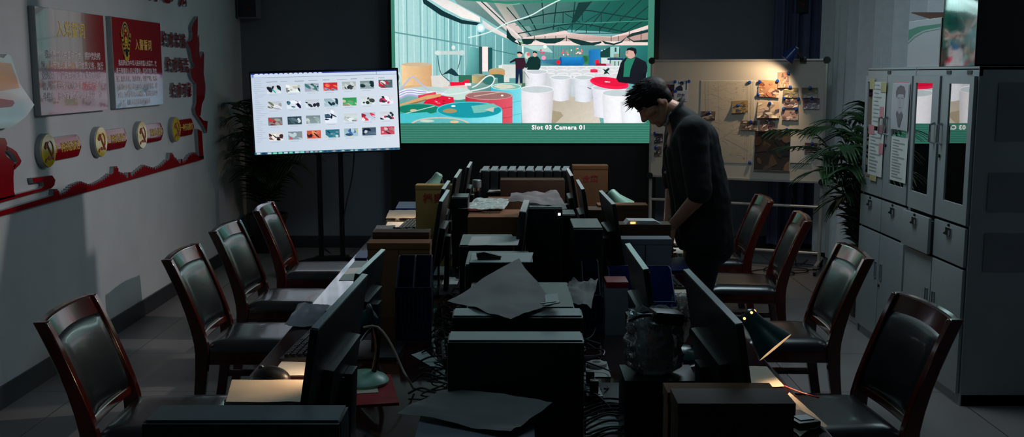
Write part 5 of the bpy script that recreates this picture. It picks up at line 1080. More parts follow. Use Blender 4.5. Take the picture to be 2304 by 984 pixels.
o = G().box((0, 0, 0.012), (0.085, 0.12, 0.024), bev=0.003).build('red_booklet', M['redp']); o.location = (0.395, 3.98, 0.935); tag(o, 'red booklet lying on the small grey carton', 'book')
# navy file holders
def file_rack(label, x, y, w, d, hb, hf, rz=0.0, slots=6, m='blue', dividers=2):
    root = thing('file_rack', label, 'file rack', (x, y, TZ), rz)
    G().box((0, 0, 0.006), (w, d, 0.012), bev=0.002).build('base', M[m], root)
    g = G(); bw = w / slots
    g.box((0, -d / 2 + 0.004, hf * 0.16), (w, 0.006, hf * 0.32)); g.box((0, -d / 2 + 0.004, hf * 0.95), (w, 0.006, hf * 0.12))
    for k in range(slots * 2 + 1): g.box((-w / 2 + 0.004 + k * (w - 0.008) / (slots * 2), -d / 2 + 0.004, hf * 0.55), (0.008, 0.006, hf * 0.8))
    g.build('slotted_front', M[m], root)
    for k in range(dividers + 1):
        xx = -w / 2 + 0.003 + k * (w - 0.006) / dividers
        G(T((xx - 0.002, 0, 0)) @ Matrix(((0, 0, 1, 0), (1, 0, 0, 0), (0, 1, 0, 0), (0, 0, 0, 1)))).prism([(-d / 2, 0), (d / 2, 0), (d / 2, hb), (d / 2 - 0.07, hb), (-d / 2, hf)], 0.004).build('divider', M[m], root)
    G().box((0, d / 2 - 0.002, hb / 2), (w, 0.004, hb)).build('rear_panel', M[m], root)
    return root
file_rack('blue slotted file rack in front of the grey archive box', 0.525, 4.26, 0.265, 0.22, 0.19, 0.08)
file_rack('navy file rack wedged behind the foremost monitors, red wall side', -0.385, 3.97, 0.135, 0.24, 0.285, 0.20, 0.04, 4, 'navy', 2)
file_rack('navy file rack beside the teal lit monitor', 0.30, 4.05, 0.07, 0.20, 0.26, 0.15, 0, 2, 'navy', 1)
# folders in a black rack at the far end, pale tabs on top
root = thing('folder_rack', 'wide black rack of folders with white slanted tabs at the far end', 'file rack', (0.075, 7.12, TZ))
G().box((0, 0, 0.012), (0.62, 0.26, 0.024), bev=0.004).box((0, 0.125, 0.16), (0.62, 0.01, 0.32)).build('rack_body', M['blackp'], root)
for s in (-1, 1): G().box((s * 0.305, 0, 0.17), (0.010, 0.26, 0.34), bev=0.003).build('end_panel', M['blackp'], root)
for k in range(10):
    x = -0.272 + k * 0.0605; f = thing('folder', 'black upright folder with white slanted tab in the far rack', 'folder', (0.075 + x, 7.12, TZ + 0.026), group='tabbed folders in the far rack')
    G().box((0, 0, 0.16), (0.052, 0.22, 0.32), rot=(0, 0.03, 0), bev=0.003).build('cover', M['blackp'], f)
    G().prism([(-0.028, -0.045), (0.016, -0.045), (0.030, 0.045), (-0.010, 0.045)], 0.004, T((0, -0.06, 0.332)) @ Matrix.Rotation(R(14), 4, 'X')).build('tab', M['edge'], f, 'white slanted tab')
# ------------------------------------------------------------------ paper
def sheet_at(label, corners, name='paper_sheet', m='paper', amp=0.004, seed=1, lift=0.0, n=14, cat='paper', freq=3.0, thick=0.0007):
    """crumpled sheet through four world corners"""
    A, B, D_, E_ = [Vector(c) for c in corners]; off = Vector((seed * 7.3, seed * 3.1, 0)); c0 = (A + B + D_ + E_) / 4
    def fn(s, t):
        p = (A * (1 - s) + B * s) * (1 - t) + (E_ * (1 - s) + D_ * s) * t
        k = mnoise.noise(Vector((s * freq, t * freq, 0)) + off) + 0.4 * mnoise.noise(Vector((s * freq * 2.7, t * freq * 2.7, 1)) + off)
        return p + Vector((0, 0, max(-0.6, k) * amp + amp * 0.6 + lift)) - c0
    o = G().sheet(fn, n, n, thick).build(name, M[m]); o.location = c0; tag(o, label, cat); return o
def flat(label, u0, v0, u1, v1, z=TZ, sk=0.0, **kw):
    """sheet lying flat with its near edge between two picture points"""
    a, b = atz(u0, v1, z), atz(u1, v1, z); c, d = atz(u1 + sk, v0, z), atz(u0 + sk, v0, z)
    return sheet_at(label, (a, b, c, d), **kw)
sheet_at('big grey creased paper, corner pointing away, on the central computer case', (atz(1006, 683, 1.036), atz(1150, 722, 1.055), atz(1246, 690, 1.05), atz(1168, 588, 1.075)), m='kraft', amp=0.012, seed=2, freq=2.2, n=18)
sheet_at('grey crumpled paper beside the big creased one, nearer the filing cabinets', (atz(1256, 668, 1.0), atz(1330, 700, 0.985), atz(1346, 632, 1.0), atz(1290, 640, 1.02)), m='kraft', amp=0.022, seed=5, freq=3, n=16)
sheet_at('grey crumpled sheet at the very front of the table centre', (atz(893, 934, 0.885), atz(1150, 980, 0.890), atz(1243, 912, 0.915), atz(1010, 878, 0.91)), m='kraft', amp=0.010, seed=9, freq=2.6, n=18)
sheet_at('grey newspaper draped over the upright tower computer', (atz(1142, 455, 1.15), atz(1276, 472, 1.13), atz(1250, 436, 1.16), atz(1150, 442, 1.16)), m='kraft', amp=0.02, seed=12, freq=3, n=16)
for k in range(4):
    z = 1.047 + k * 0.006
    sheet_at(('lowest', 'second lowest', 'second highest', 'topmost')[k] + ' white sheet of the stack under the stapler', (atz(1055 + k, 592, z), atz(1199 - 2 * k, 591, z), atz(1197 + k, 570, z), atz(1062, 571, z)), amp=0.0015, seed=20 + k, n=6, thick=0.003)
sheet_at('single pale sheet on the third low computer case of the middle row', (atz(1053, 553, 1.047), atz(1165, 553, 1.047), atz(1171, 533, 1.047), atz(1062, 533, 1.047)), amp=0.002, seed=31, n=6)
sheet_at('white sheet on the far brown carton', (atz(1097, 433, 0.968), atz(1219, 433, 0.968), atz(1220, 421, 0.968), atz(1106, 421, 0.968)), amp=0.0015, seed=33, n=6, thick=0.003)
sheet_at('small teal card between the two grey crumpled papers', (atz(1228, 686, 1.075), atz(1258, 684, 1.075), atz(1255, 661, 1.075), atz(1226, 664, 1.075)), m='paper', amp=0.001, seed=34, n=4, name='card')
o = G().box((0, 0, 0.004), (0.05, 0.010, 0.003), rot=(0, 0, 0.5)); o.box((0.01, -0.02, 0.004), (0.06, 0.008, 0.003), rot=(0, 0, 0.7)); 
o = o.build('glint_strip', M['paper']); p = atz(1233, 684, 1.085); o.location = p; tag(o, 'white glint strips on the big creased paper', 'paper')  # white strips stand in for glints on the creased paper
# stapler
p = atz(1100, 584, 1.068); root = thing('stapler', 'small black stapler on the white sheets', 'stapler', p, 0.15)
G().box((0, 0, 0.004), (0.085, 0.03, 0.008), bev=0.003).build('base', M['blackp'], root)
G().prism([(-0.045, 0.010), (-0.045, 0.026), (-0.02, 0.030), (0.045, 0.012), (0.045, 0.008)], 0.026, T((0, 0.013, 0)) @ FACE_CAM).build('arm', M['blackp'], root)
# warm lit work place by the first lamp
flat('thick warm lit paper pile at the front table edge below the mouse', 508, 856, 694, 906, z=0.787, m='paperw', amp=0.002, seed=41, sk=14)
root = thing('paper_stack', 'paper bundle under the warm lit top sheet at the table edge', 'paper', tuple((atz(508, 906, 0.775) + atz(694, 856, 0.775)) / 2 * Vector((1, 1, 0)).length * 0 + (atz(508, 906, 0.775) + atz(700, 860, 0.775)) / 2), 0.0)
for k in range(3): G().box((0.0, 0, -0.020 + k * 0.010), (0.235, 0.19 - k * 0.004, 0.009), rot=(0, 0, 0.01 * k), bev=0.001).build('sheet_pack', M['paperw'], root)
flat('white sheet under the mouse and keyboard on the red wall side', 610, 812, 700, 846, m='paper', amp=0.0015, seed=42, sk=26)
flat('crumpled grey sheet beyond the keyboard at the table edge', 640, 690, 712, 738, z=0.752, m='boxgrey', amp=0.014, seed=43, sk=30)
flat('small white sheet by the second monitor on the red wall side', 700, 688, 740, 700, m='paper', amp=0.002, seed=44, sk=6)
def keyboard(label, a, b, w, z=TZ, d=0.15, lit=False):
    a, b = Vector(a), Vector(b); c = (a + b) / 2; ang = math.atan2(b.y - a.y, b.x - a.x)
    root = thing('keyboard', label, 'keyboard', (c.x, c.y, z), ang)
    G().prism([(-d / 2, 0), (d / 2, 0), (d / 2, 0.022), (-d / 2, 0.012)], w, T((-w / 2, 0, 0)) @ Matrix(((0, 0, 1, 0), (1, 0, 0, 0), (0, 1, 0, 0), (0, 0, 0, 1)))).build('case', M['blackp'], root)
    nx = int(w / 0.0215)
    for r in range(5):
        g = G()
        for k in range(nx):
            if r == 0 and 4 < k < 9: continue
            y = -d / 2 + 0.018 + r * 0.0235; zz = 0.012 + 0.010 * (y + d / 2) / d
            ww = 0.0165
            xx = -w / 2 + 0.018 + k * (w - 0.03) / nx
            g.box((xx, y, zz + 0.004), (ww, 0.017, 0.009), rot=(0.066, 0, 0), bev=0.002, seg=1)
        if r == 0: g.box((-w / 2 + 0.018 + 6.5 * (w - 0.03) / nx, -d / 2 + 0.018, 0.0165), (0.082, 0.017, 0.009), rot=(0.066, 0, 0), bev=0.002, seg=1)
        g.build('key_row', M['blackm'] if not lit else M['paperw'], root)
    return root
keyboard('black keyboard at the red wall side table edge beside the big monitor', (-0.72, 3.98, 0), (-0.745, 3.54, 0), 0.44)
keyboard('keyboard lit warm beside the yellow archive box', (-0.66, 7.0, 0), (-0.68, 6.58, 0), 0.42)
keyboard('black keyboard by the blue folder near the standing person', (0.72, 4.78, 0), (0.70, 5.2, 0), 0.42)
def mouse(label, x, y, z, rz, s=1.0, m='blackp'):
    root = thing('computer_mouse', label, 'mouse', (x, y, z), rz)
    def fn(a, b):
        th = a * 2 * PI; 
        return None
    g = G(); g.ball((0, 0, 0.0), 0.032 * s, (1.0, 1.7, 1.05)); 
    bmesh.ops.bisect_plane(g.bm, geom=list(g.bm.verts) + list(g.bm.edges) + list(g.bm.faces), plane_co=(0, 0, 0), plane_no=(0, 0, -1), clear_outer=True)
    bmesh.ops.holes_fill(g.bm, edges=[e for e in g.bm.edges if e.is_boundary]); g.build('shell', M[m], root)
    G().cyl((-0.004, 0.03 * s, 0.026 * s), (0.004, 0.03 * s, 0.026 * s), 0.009).build('wheel', M['greytop'], root)
    return root
p = atz(608, 857, 0.752); mouse('black computer mouse on the white sheet by the warm lit papers', p.x, p.y + 0.02, 0.753, 1.25, 1.25)
p = atz(897, 523, TZ); mouse('black computer mouse by the far lamp base on the red wall side', p.x, p.y, TZ, 1.2)
p = atz(1342, 826, TZ); root = thing('power_adapter', 'small round white adapter among the cables', 'adapter', p)
G().lathe([(0.034, 0), (0.036, 0.004), (0.034, 0.014), (0.026, 0.018), (0, 0.018)], 28).build('body', M['paper'], root)
G().lathe([(0.014, 0.0178), (0.014, 0.0188), (0, 0.0188)], 20).build('dark_centre', M['blackp'], root)
# ------------------------------------------------------------------ desk lamps
def desk_lamp(label, x, y, rz, shade_m, head, aim, power=3.0, pale=True, z=TZ, h=0.24):
    """round base, gooseneck to head (local), shade along aim; holds a real lamp"""
    root = thing('desk_lamp', label, 'lamp', (x, y, z), rz)
    G().lathe([(0.078, 0), (0.08, 0.008), (0.07, 0.020), (0.04, 0.034), (0.016, 0.040), (0, 0.040)], 36).build('base', M['lampp'] if pale else shade_m, root)
    hd = Vector(head); ax = Vector(aim).normalized()
    G().tube([(0.03, 0, 0.03), (0.045, 0, h * 0.5), (0.03, 0, h * 0.85), tuple(hd * 0.5 + Vector((0.015, 0, h * 0.62))), tuple(hd - ax * 0.01)], 0.0085, 10).build('gooseneck', M['blackp'], root)
    MM = T(hd) @ frame_z(ax)
    g = G(MM).lathe([(0.020, -0.034), (0.028, -0.026), (0.031, 0.0), (0.034, 0.022), (0.046, 0.055), (0.068, 0.112), (0.0655, 0.112), (0.044, 0.056), (0.031, 0.024), (0.027, 0.0), (0.022, -0.02)], 40)
    sh = g.build('shade', shade_m, root)
    G(MM).lathe([(0.0652, 0.1115), (0.0439, 0.0562), (0.0309, 0.0242), (0.0302, 0.0244), (0.0432, 0.0566), (0.0640, 0.1115)], 40, closed=True).build('inner_lining', M['white_in'], sh)
    for k in range(6 if not pale else 0):
        g = G(MM); a = k * PI / 3; g.cyl((0.0292 * math.cos(a), 0.0292 * math.sin(a), -0.018), (0.0305 * math.cos(a), 0.0305 * math.sin(a), -0.018), 0.0045, n=10)
        g.build('vent_hole', M['ledo'] if power else M['blackp'], sh, 'glowing ventilation hole')
    G(MM).ball((0, 0, 0.052), 0.024, (1, 1, 1.3)).build('bulb', M['bulb'] if power else M['white_in'], root)
    if power:
        l = bpy.data.lights.new('desk_lamp_light', 'SPOT'); l.energy = power; l.color = (1.0, 0.66, 0.40); l.spot_size = R(125); l.spot_blend = 0.55; l.shadow_soft_size = 0.025
        o = bpy.data.objects.new('desk_lamp_light', l); C.objects.link(o); o.parent = root; o.location = hd + ax * 0.085; o.rotation_euler = ax.to_track_quat('-Z', 'Y').to_euler()
    return root
p = atz(820, 866, TZ)
desk_lamp('desk lamp with pale green base between the foremost monitors and the cables', p.x, p.y, 0, M['lampg'], (0.005, 0.03, 0.20), (-0.80, -0.05, -0.60), 5.5)
q = Vector((0.80, 3.28, 0.93)); p = (0.60, 3.62)
desk_lamp('dark green desk lamp reaching out over the table edge, glowing vent holes', p[0], p[1], 0, M['lampg'], (aty(1692, 722, 3.3).x - p[0], 3.3 - p[1], aty(1692, 722, 3.3).z - TZ), (0.075, -0.05, -0.085), 2.4, False, h=0.12)
desk_lamp('pale green desk lamp behind the yellow archive box', -0.50, 7.02, 0, M['lampp'], (-0.02, 0.0, 0.30), (-0.45, 0.0, -0.8), 4.5)
desk_lamp('pale lamp dome beside the tall cardboard box at the far end', 0.50, 6.35, 0, M['lampp'], (0.10, -0.1, 0.27), (0.55, -0.30, -0.6), 2.0)
p = atz(928, 528, TZ); 
root = thing('desk_lamp', 'pale green round lamp base beside the far mouse', 'lamp', (p.x + 0.0, p.y - 0.08, TZ)); G().lathe([(0.078, 0), (0.08, 0.008), (0.07, 0.020), (0.04, 0.034), (0.016, 0.040), (0, 0.040)], 36).build('base', M['lampp'], root)
G().cyl((0.0, 0, 0.036), (0, 0, 0.052), 0.012).build('switch_knob', M['blackp'], root)
o = G().tube([aty(818, 737, 3.26), aty(850, 736, 3.24), aty(880, 775, 3.22), aty(905, 830, 3.2), aty(915, 848, 3.18), (aty(915, 848, 3.18).x + 0.02, 3.2, 0.757)], 0.0035, 6).build('lamp_cable', M['paperw']); tag(o, 'thin pale cord arching beside the foremost desk lamp', 'cord')
# red folder under the first lamp
p = atz(800, 893, 0.752); root = thing('red_folder', 'red folder under the foremost desk lamp base', 'folder', (p.x, p.y + 0.06, TZ), 0.2); G().box((0, 0, 0.003), (0.23, 0.31, 0.005), bev=0.002).build('cover', M['redp'], root); G().box((0.0, -0.02, 0.0065), (0.12, 0.05, 0.002)).build('title_strip', M['paperw'], root)
for o in list(C.objects):
    if o.get('label') == 'desk lamp with pale green base between the foremost monitors and the cables': o.location.z = TZ + 0.008
# papers by the green lamp and the foremost edge on the cabinet side
flat('white sheet lit by the dark green desk lamp', 1652, 826, 1765, 872, z=0.752, m='paperw', amp=0.003, seed=51, sk=-40)
sheet_at('warm lit curled sheet hanging over the table edge near the camera', (atz(1782, 892, 0.757), atz(1862, 962, 0.757), atz(1822, 968, 0.757), atz(1772, 900, 0.757)), m='paperw', amp=0.006, seed=52, n=10)
sheet_at('second warm lit sheet below the curled one at the table edge', (atz(1776, 884, 0.752), atz(1850, 950, 0.752), atz(1800, 984, 0.752), atz(1735, 930, 0.752)), m='paperw', amp=0.003, seed=53, n=8)
p = atz(1765, 872, 0.756); o = G().tube([(0, 0, 0.004), (0.03, -0.06, 0.004), (0.045, -0.10, 0.008), (0.075, -0.12, 0.004)], 0.003, 6).build('pen', M['redp']); o.location = p; tag(o, 'red pen lying on the warm lit sheet at the table edge', 'pen')
p = atz(1822, 958, 0.75); root = thing('tape_dispenser', 'small dark gadget at the front table corner on the cabinet side', 'gadget', (p.x - 0.03, p.y, TZ), 0.3); G().box((0, 0, 0.014), (0.07, 0.11, 0.028), bev=0.006).build('body', M['blackp'], root); G().box((0, -0.02, 0.029), (0.045, 0.04, 0.004)).build('button_plate', M['greytop'], root)
# near the standing person
flat('blue folder lying flat before the standing person', 1508, 580, 1552, 610, z=0.756, m='blue', amp=0.001, seed=54, sk=-14, name='blue_folder', cat='folder', thick=0.006, n=4)
flat('white sheet behind the hands of the standing person', 1503, 558, 1538, 572, m='paper', amp=0.002, seed=55, sk=-4)
flat('white sheet under the bag of dried pieces', 1508, 652, 1600, 668, m='paperw', amp=0.002, seed=56, sk=-8)
flat('warm lit sheet by the hand of the standing person', 1490, 536, 1532, 548, m='paperw', amp=0.002, seed=57, sk=-8)
p = Vector((0.60, 4.84, TZ + 0.305)); root = thing('router', 'white flat device with orange light on the dark brown archive box', 'router', p, 0.05)
G().prism([(-0.085, 0), (0.085, 0), (0.055, 0.016), (-0.07, 0.018)], 0.09, T((0, 0.045, 0)) @ FACE_CAM).build('shell', M['paper'], root); G().box((-0.052, -0.0462, 0.008), (0.022, 0.003, 0.007)).build('status_light', M['ledo'], root, 'orange status light')
# far work place on the red wall side
flat('warm lit sheet behind the keyboard at the far table corner', 868, 474, 934, 492, m='paperw', amp=0.004, seed=61, sk=8)
flat('blue flat folder at the far table corner on the red wall side', 890, 455, 936, 470, m='blue', amp=0.001, seed=62, sk=8, name='blue_folder', cat='folder', thick=0.006, n=4)
flat('white sheet on the table edge before the brown file box', 858, 500, 905, 528, m='paper', amp=0.002, seed=63, sk=14)
flat('blue folder on the table edge beside the brown file box', 797, 566, 824, 582, z=0.754, m='blue', amp=0.001, seed=64, sk=12, name='blue_folder', cat='folder', thick=0.005, n=4)
flat('pale printed sheet on the table edge beside the second monitor', 762, 588, 826, 632, m='paper', amp=0.002, seed=65, sk=36)
flat('dark document on the table edge beyond the printed sheet', 838, 508, 880, 524, z=0.753, m='blackp', amp=0.002, seed=66, sk=10, name='document', cat='paper')
# thermos at the far end
p = aty(1073, 440, 6.75); root = thing('thermos', 'dark slim thermos with pale lid at the far middle of the table', 'thermos', (p.x, 6.75, TZ))
G().lathe([(0.030, 0), (0.034, 0.006), (0.034, 0.2), (0.028, 0.23), (0.026, 0.24)], 30).build('body', M['gloss'], root); G().lathe([(0.026, 0.24), (0.027, 0.245), (0.027, 0.265)], 24).build('neck_ring', M['chrome'], root); G().lathe([(0.029, 0.265), (0.030, 0.27), (0.030, 0.31), (0.026, 0.315), (0, 0.315)], 30).build('lid', M['greytop'], root)
# glass jar with water
p = atz(977, 669, TZ); root = thing('glass_jar', 'tall clear glass jar beside the navy file rack', 'jar', (p.x, p.y, TZ))
G().lathe([(0.024, 0), (0.026, 0.003), (0.027, 0.215), (0.030, 0.232), (0.0285, 0.232), (0.0255, 0.213), (0.0245, 0.008), (0, 0.006)], 32).build('glass', M['glass'], root)
G().lathe([(0.0242, 0.009), (0.025, 0.05), (0, 0.05)], 24).build('water', M['film'], root)
# clear bags
def bag(label, c, w, d, h, seed, m='film', amp=0.018):
    root = thing('plastic_bag', label, 'bag', c); off = Vector((seed * 5.1, seed, 0)); n = 30
    def fn(a, b):
        th = a * 2 * PI; t = b; rr_ = (1 - 0.25 * t ** 3) * (0.6 + 0.4 * min(1, t * 8)); x, y = math.cos(th), math.sin(th)
        k = mnoise.noise(Vector((x * 2.5, y * 2.5, t * 1.2)) + off) + 0.5 * mnoise.noise(Vector((x * 6, y * 6, t * 2)) + off)
        k = 1.1 * (1 - 2.2 * abs(mnoise.noise(Vector((x * 3.2, y * 3.2, t * 3.4)) + off))) * 0.7 + 0.8 * (1 - 2.4 * abs(mnoise.noise(Vector((x * 7, y * 7, t * 6)) + off))) * 0.5 - 0.4; e = amp * k * (0.45 + 0.55 * t); return Vector((x * (w / 2 * rr_ + e), y * (d / 2 * rr_ + e), t * h + 0.3 * e))
    G().sheet(fn, 44, n, 0.0004).build('film', M[m], root, sharp=180); return root
archive_box('low black carton carrying the crumpled clear bag', 0.40, 2.82, 0.20, 0.16, 0.175, M['blackp'], lid=False, name='carton')
bag('crumpled clear plastic bag wrapped around a brown jar', (0.388, 2.82, TZ + 0.176), 0.15, 0.13, 0.175, 2, amp=0.026)
root = thing('jar', 'brown filled jar inside the crumpled clear bag', 'jar', (0.405, 2.825, TZ + 0.177)); G().lathe([(0.036, 0), (0.038, 0.004), (0.038, 0.10), (0.030, 0.112), (0.030, 0.125), (0, 0.125)], 28).build('body', mat('amber_glass', (120, 70, 28), 0.15, var=0.3, scale=30), root); G().lathe([(0.031, 0.125), (0.032, 0.127), (0.032, 0.14), (0, 0.14)], 24).build('lid', M['blackp'], root)
root = thing('camera_pouch', 'black pouch with strap lying over the mouth of the clear bag', 'pouch', (0.415, 2.79, TZ + 0.176 + 0.145)); G().box((0, 0, 0.02), (0.085, 0.07, 0.036), rot=(0, 0.12, 0.2), bev=0.014).build('body', M['blackp'], root); G().tube([(-0.04, -0.02, 0.03), (-0.075, -0.035, 0.03), (-0.10, -0.01, 0.012), (-0.07, 0.03, 0.02), (-0.03, 0.03, 0.03)], 0.005, 8).build('strap', M['blackp'], root)
p = atz(1532, 716, TZ); bag('small clear bag of dried brown pieces beside the big monitor', (p.x, p.y, TZ), 0.09, 0.07, 0.10, 6, amp=0.008)
g = G(); r4 = random.Random(3)
for k in range(60): g.ball((r4.uniform(-0.03, 0.03), r4.uniform(-0.022, 0.022), 0.006 + 0.075 * r4.random() ** 1.3), r4.uniform(0.005, 0.009), (1, 1.4, 0.7), (r4.random() * 3, r4.random() * 3, 0), 1)
o = g.build('dried_pieces', mat('dried_herb', (150, 92, 44), 0.7, var=0.4, scale=60)); o.location = (p.x, p.y, TZ); tag(o, 'dried brown pieces inside the small clear bag', 'dried herbs', kind='stuff')
# clear bag of leaflets on the brown carton
z = 1.045
A4 = [atz(1030, 478, z), atz(1135, 478, z), atz(1150, 455, z), atz(1075, 452, z)]
sheet_at('clear plastic bag of colourful leaflets on the brown carton', [a + Vector((0, 0, 0.012)) for a in A4], 'leaflet_bag', 'film', 0.009, 71, n=20, cat='bag', freq=4, thick=0.0004)
for k, (a, b, c_) in enumerate(((0.05, 0.1, 'redp'), (0.3, 0.3, 'blue'), (0.5, 0.2, 'paperw'), (0.2, 0.5, 'paper'))):
    A, B, D_, E_ = A4; f = lambda s, t: (A * (1 - s) + B * s) * (1 - t) + (E_ * (1 - s) + D_ * s) * t
    o = sheet_at(('red', 'blue', 'cream', 'white')[k] + ' leaflet showing inside the clear bag on the brown carton', (f(a, b), f(a + 0.45, b), f(a + 0.42, b + 0.42), f(a + 0.03, b + 0.45)), 'leaflet', c_, 0.004, 80 + k, 0.002 * k, 6)
# monitor wrapped in plastic, seen edge-on in the middle
root = thing('monitor', 'narrow monitor seen edge-on in the middle, bright top edge', 'monitor', (0.03, 4.61, TZ), R(-3), 'desk monitors seen edge-on')
A = T((0, 0, 0.245)) @ Matrix.Rotation(0.1, 4, 'Y')
G(A).box((0, 0, 0), (0.03, 0.42, 0.34), bev=0.004).build('housing', M['blackp'], root); G(A).box((0, 0, 0.171), (0.026, 0.41, 0.004)).build('top_edge_sheen', M['paper'], root); G(A).box((-0.016, 0, 0), (0.002, 0.40, 0.31)).build('screen', M['gloss'], root)  # white strip paints the sheen along the top
G().box((0.02, 0, 0.06), (0.02, 0.06, 0.12)).build('neck', M['gloss'], root); G().box((0.02, 0, 0.006), (0.10, 0.19, 0.012), bev=0.004).build('foot', M['gloss'], root)
# ------------------------------------------------------------------ cables and power strips
def strip(label, x, y, rz, n=5):
    root = thing('power_strip', label, 'power strip', (x, y, TZ), rz, 'power strips among the cables')
    G().box((0, 0, 0.014), (0.05, 0.26, 0.028), bev=0.006).build('body', M['blackp'], root)
    for k in range(n): G().box((0, -0.1 + k * 0.05, 0.029), (0.034, 0.03, 0.003), bev=0.001).build('socket', M['greytop'], root)
    for k in (0, 2): G().box((0, -0.1 + k * 0.05, 0.05), (0.026, 0.026, 0.04), bev=0.006).build('plug', M['cable'], root)
strip('black power strip among the cables left of the creased paper', -0.235, 3.62, 0.1); strip('black power strip among the cables before the glass jar', -0.22, 4.12, -0.2); strip('black power strip among the cables beside the white adapter', 0.24, 3.2, 0.05); strip('black power strip in the far cable tangle', 0.225, 5.35, 0.15)
r5 = random.Random(21)
def cable(x0, x1, y0, y1, n=7, amp=0.05, z=TZ + 0.006):
    xc = (x0 + x1) / 2; pts = []
    for i in range(n):
        t = i / (n - 1); pts.append(Vector((x0 + (x1 - x0) * (0.5 + 0.5 * math.sin(t * r5.uniform(5, 9) + r5.uniform(0, 3))), y0 + (y1 - y0) * t + r5.uniform(-0.03, 0.03), z + abs(r5.gauss(0, 0.014)))))
    c0 = pts[0]; c0 = Vector((c0.x, c0.y, TZ))
    o = G().tube([p - c0 for p in pts], r5.choice((0.0028, 0.0034, 0.0042)), 6, 5).build('cable', M['cable']); o.location = c0; return o
for k in range(34):
    side = k % 2
    if side == 0: yy = 3.0 + (k // 2) * 0.175; o = cable(-0.29, -0.17, yy, yy + r5.uniform(0.25, 0.6)); tag(o, 'thin black cable in the tangle along the red wall side of the central computers', 'cable', 'cables tangled on the red wall side')
    else: yy = 2.75 + (k // 2) * 0.20; o = cable(0.20, 0.32, yy, yy + r5.uniform(0.25, 0.6)); tag(o, 'thin black cable in the tangle along the filing cabinet side of the central computers', 'cable', 'cables tangled on the cabinet side')
for k in range(12):
    yy = 3.15 + k * 0.12; c0 = Vector((-0.33, yy, TZ)); pts = [Vector((0, 0, 0.01)), Vector((0.04, 0.02, 0.015 + 0.03 * r5.random())), Vector((0.10, r5.uniform(-0.05, 0.05), 0.02)), Vector((0.16, r5.uniform(-0.05, 0.08), 0.012))]
    o = G().tube(pts, 0.0034, 6, 5).build('cable', M['cable']); o.location = c0; tag(o, 'short black cable crossing the gap towards the central computers on the red wall side', 'cable', 'cables crossing the gap')
for k in range(10):
    yy = 2.72 + k * 0.035; pts = [Vector((0, 0, 0.006)), Vector((0.07, 0.02 + 0.02 * r5.random(), 0.02 + 0.012 * r5.random())), Vector((0.15, r5.uniform(-0.03, 0.03), 0.02)), Vector((0.2, r5.uniform(-0.02, 0.06), 0.008))]
    o = G().tube(pts, 0.0036, 6, 5).build('cable', M['cable']); o.location = (0.2, yy, TZ); tag(o, 'black cable in the dark bundle beside the front central computer case', 'cable', 'cables bundled at the front')
# loose sheets under the cables
sheet_at('white sheet under the cables left of the front central case', (atz(925, 800, 0.752), atz(1000, 845, 0.752), atz(1003, 830, 0.752), atz(955, 790, 0.752)), amp=0.003, seed=91, n=6)
sheet_at('pale sheet on the table under the cables beside the glass jar', (atz(985, 660, 0.752), atz(1020, 665, 0.752), atz(1040, 610, 0.752), atz(1012, 600, 0.752)), amp=0.003, seed=92, n=6)
sheet_at('dim sheet under the cable bundle at the front on the cabinet side', (atz(1318, 985, 0.752), atz(1405, 968, 0.752), atz(1380, 935, 0.752), atz(1320, 940, 0.752)), amp=0.003, seed=93, n=6)
sheet_at('dim sheet under the white round adapter', (atz(1318, 850, 0.751), atz(1375, 850, 0.751), atz(1365, 815, 0.751), atz(1318, 815, 0.751)), amp=0.002, seed=94, n=6)
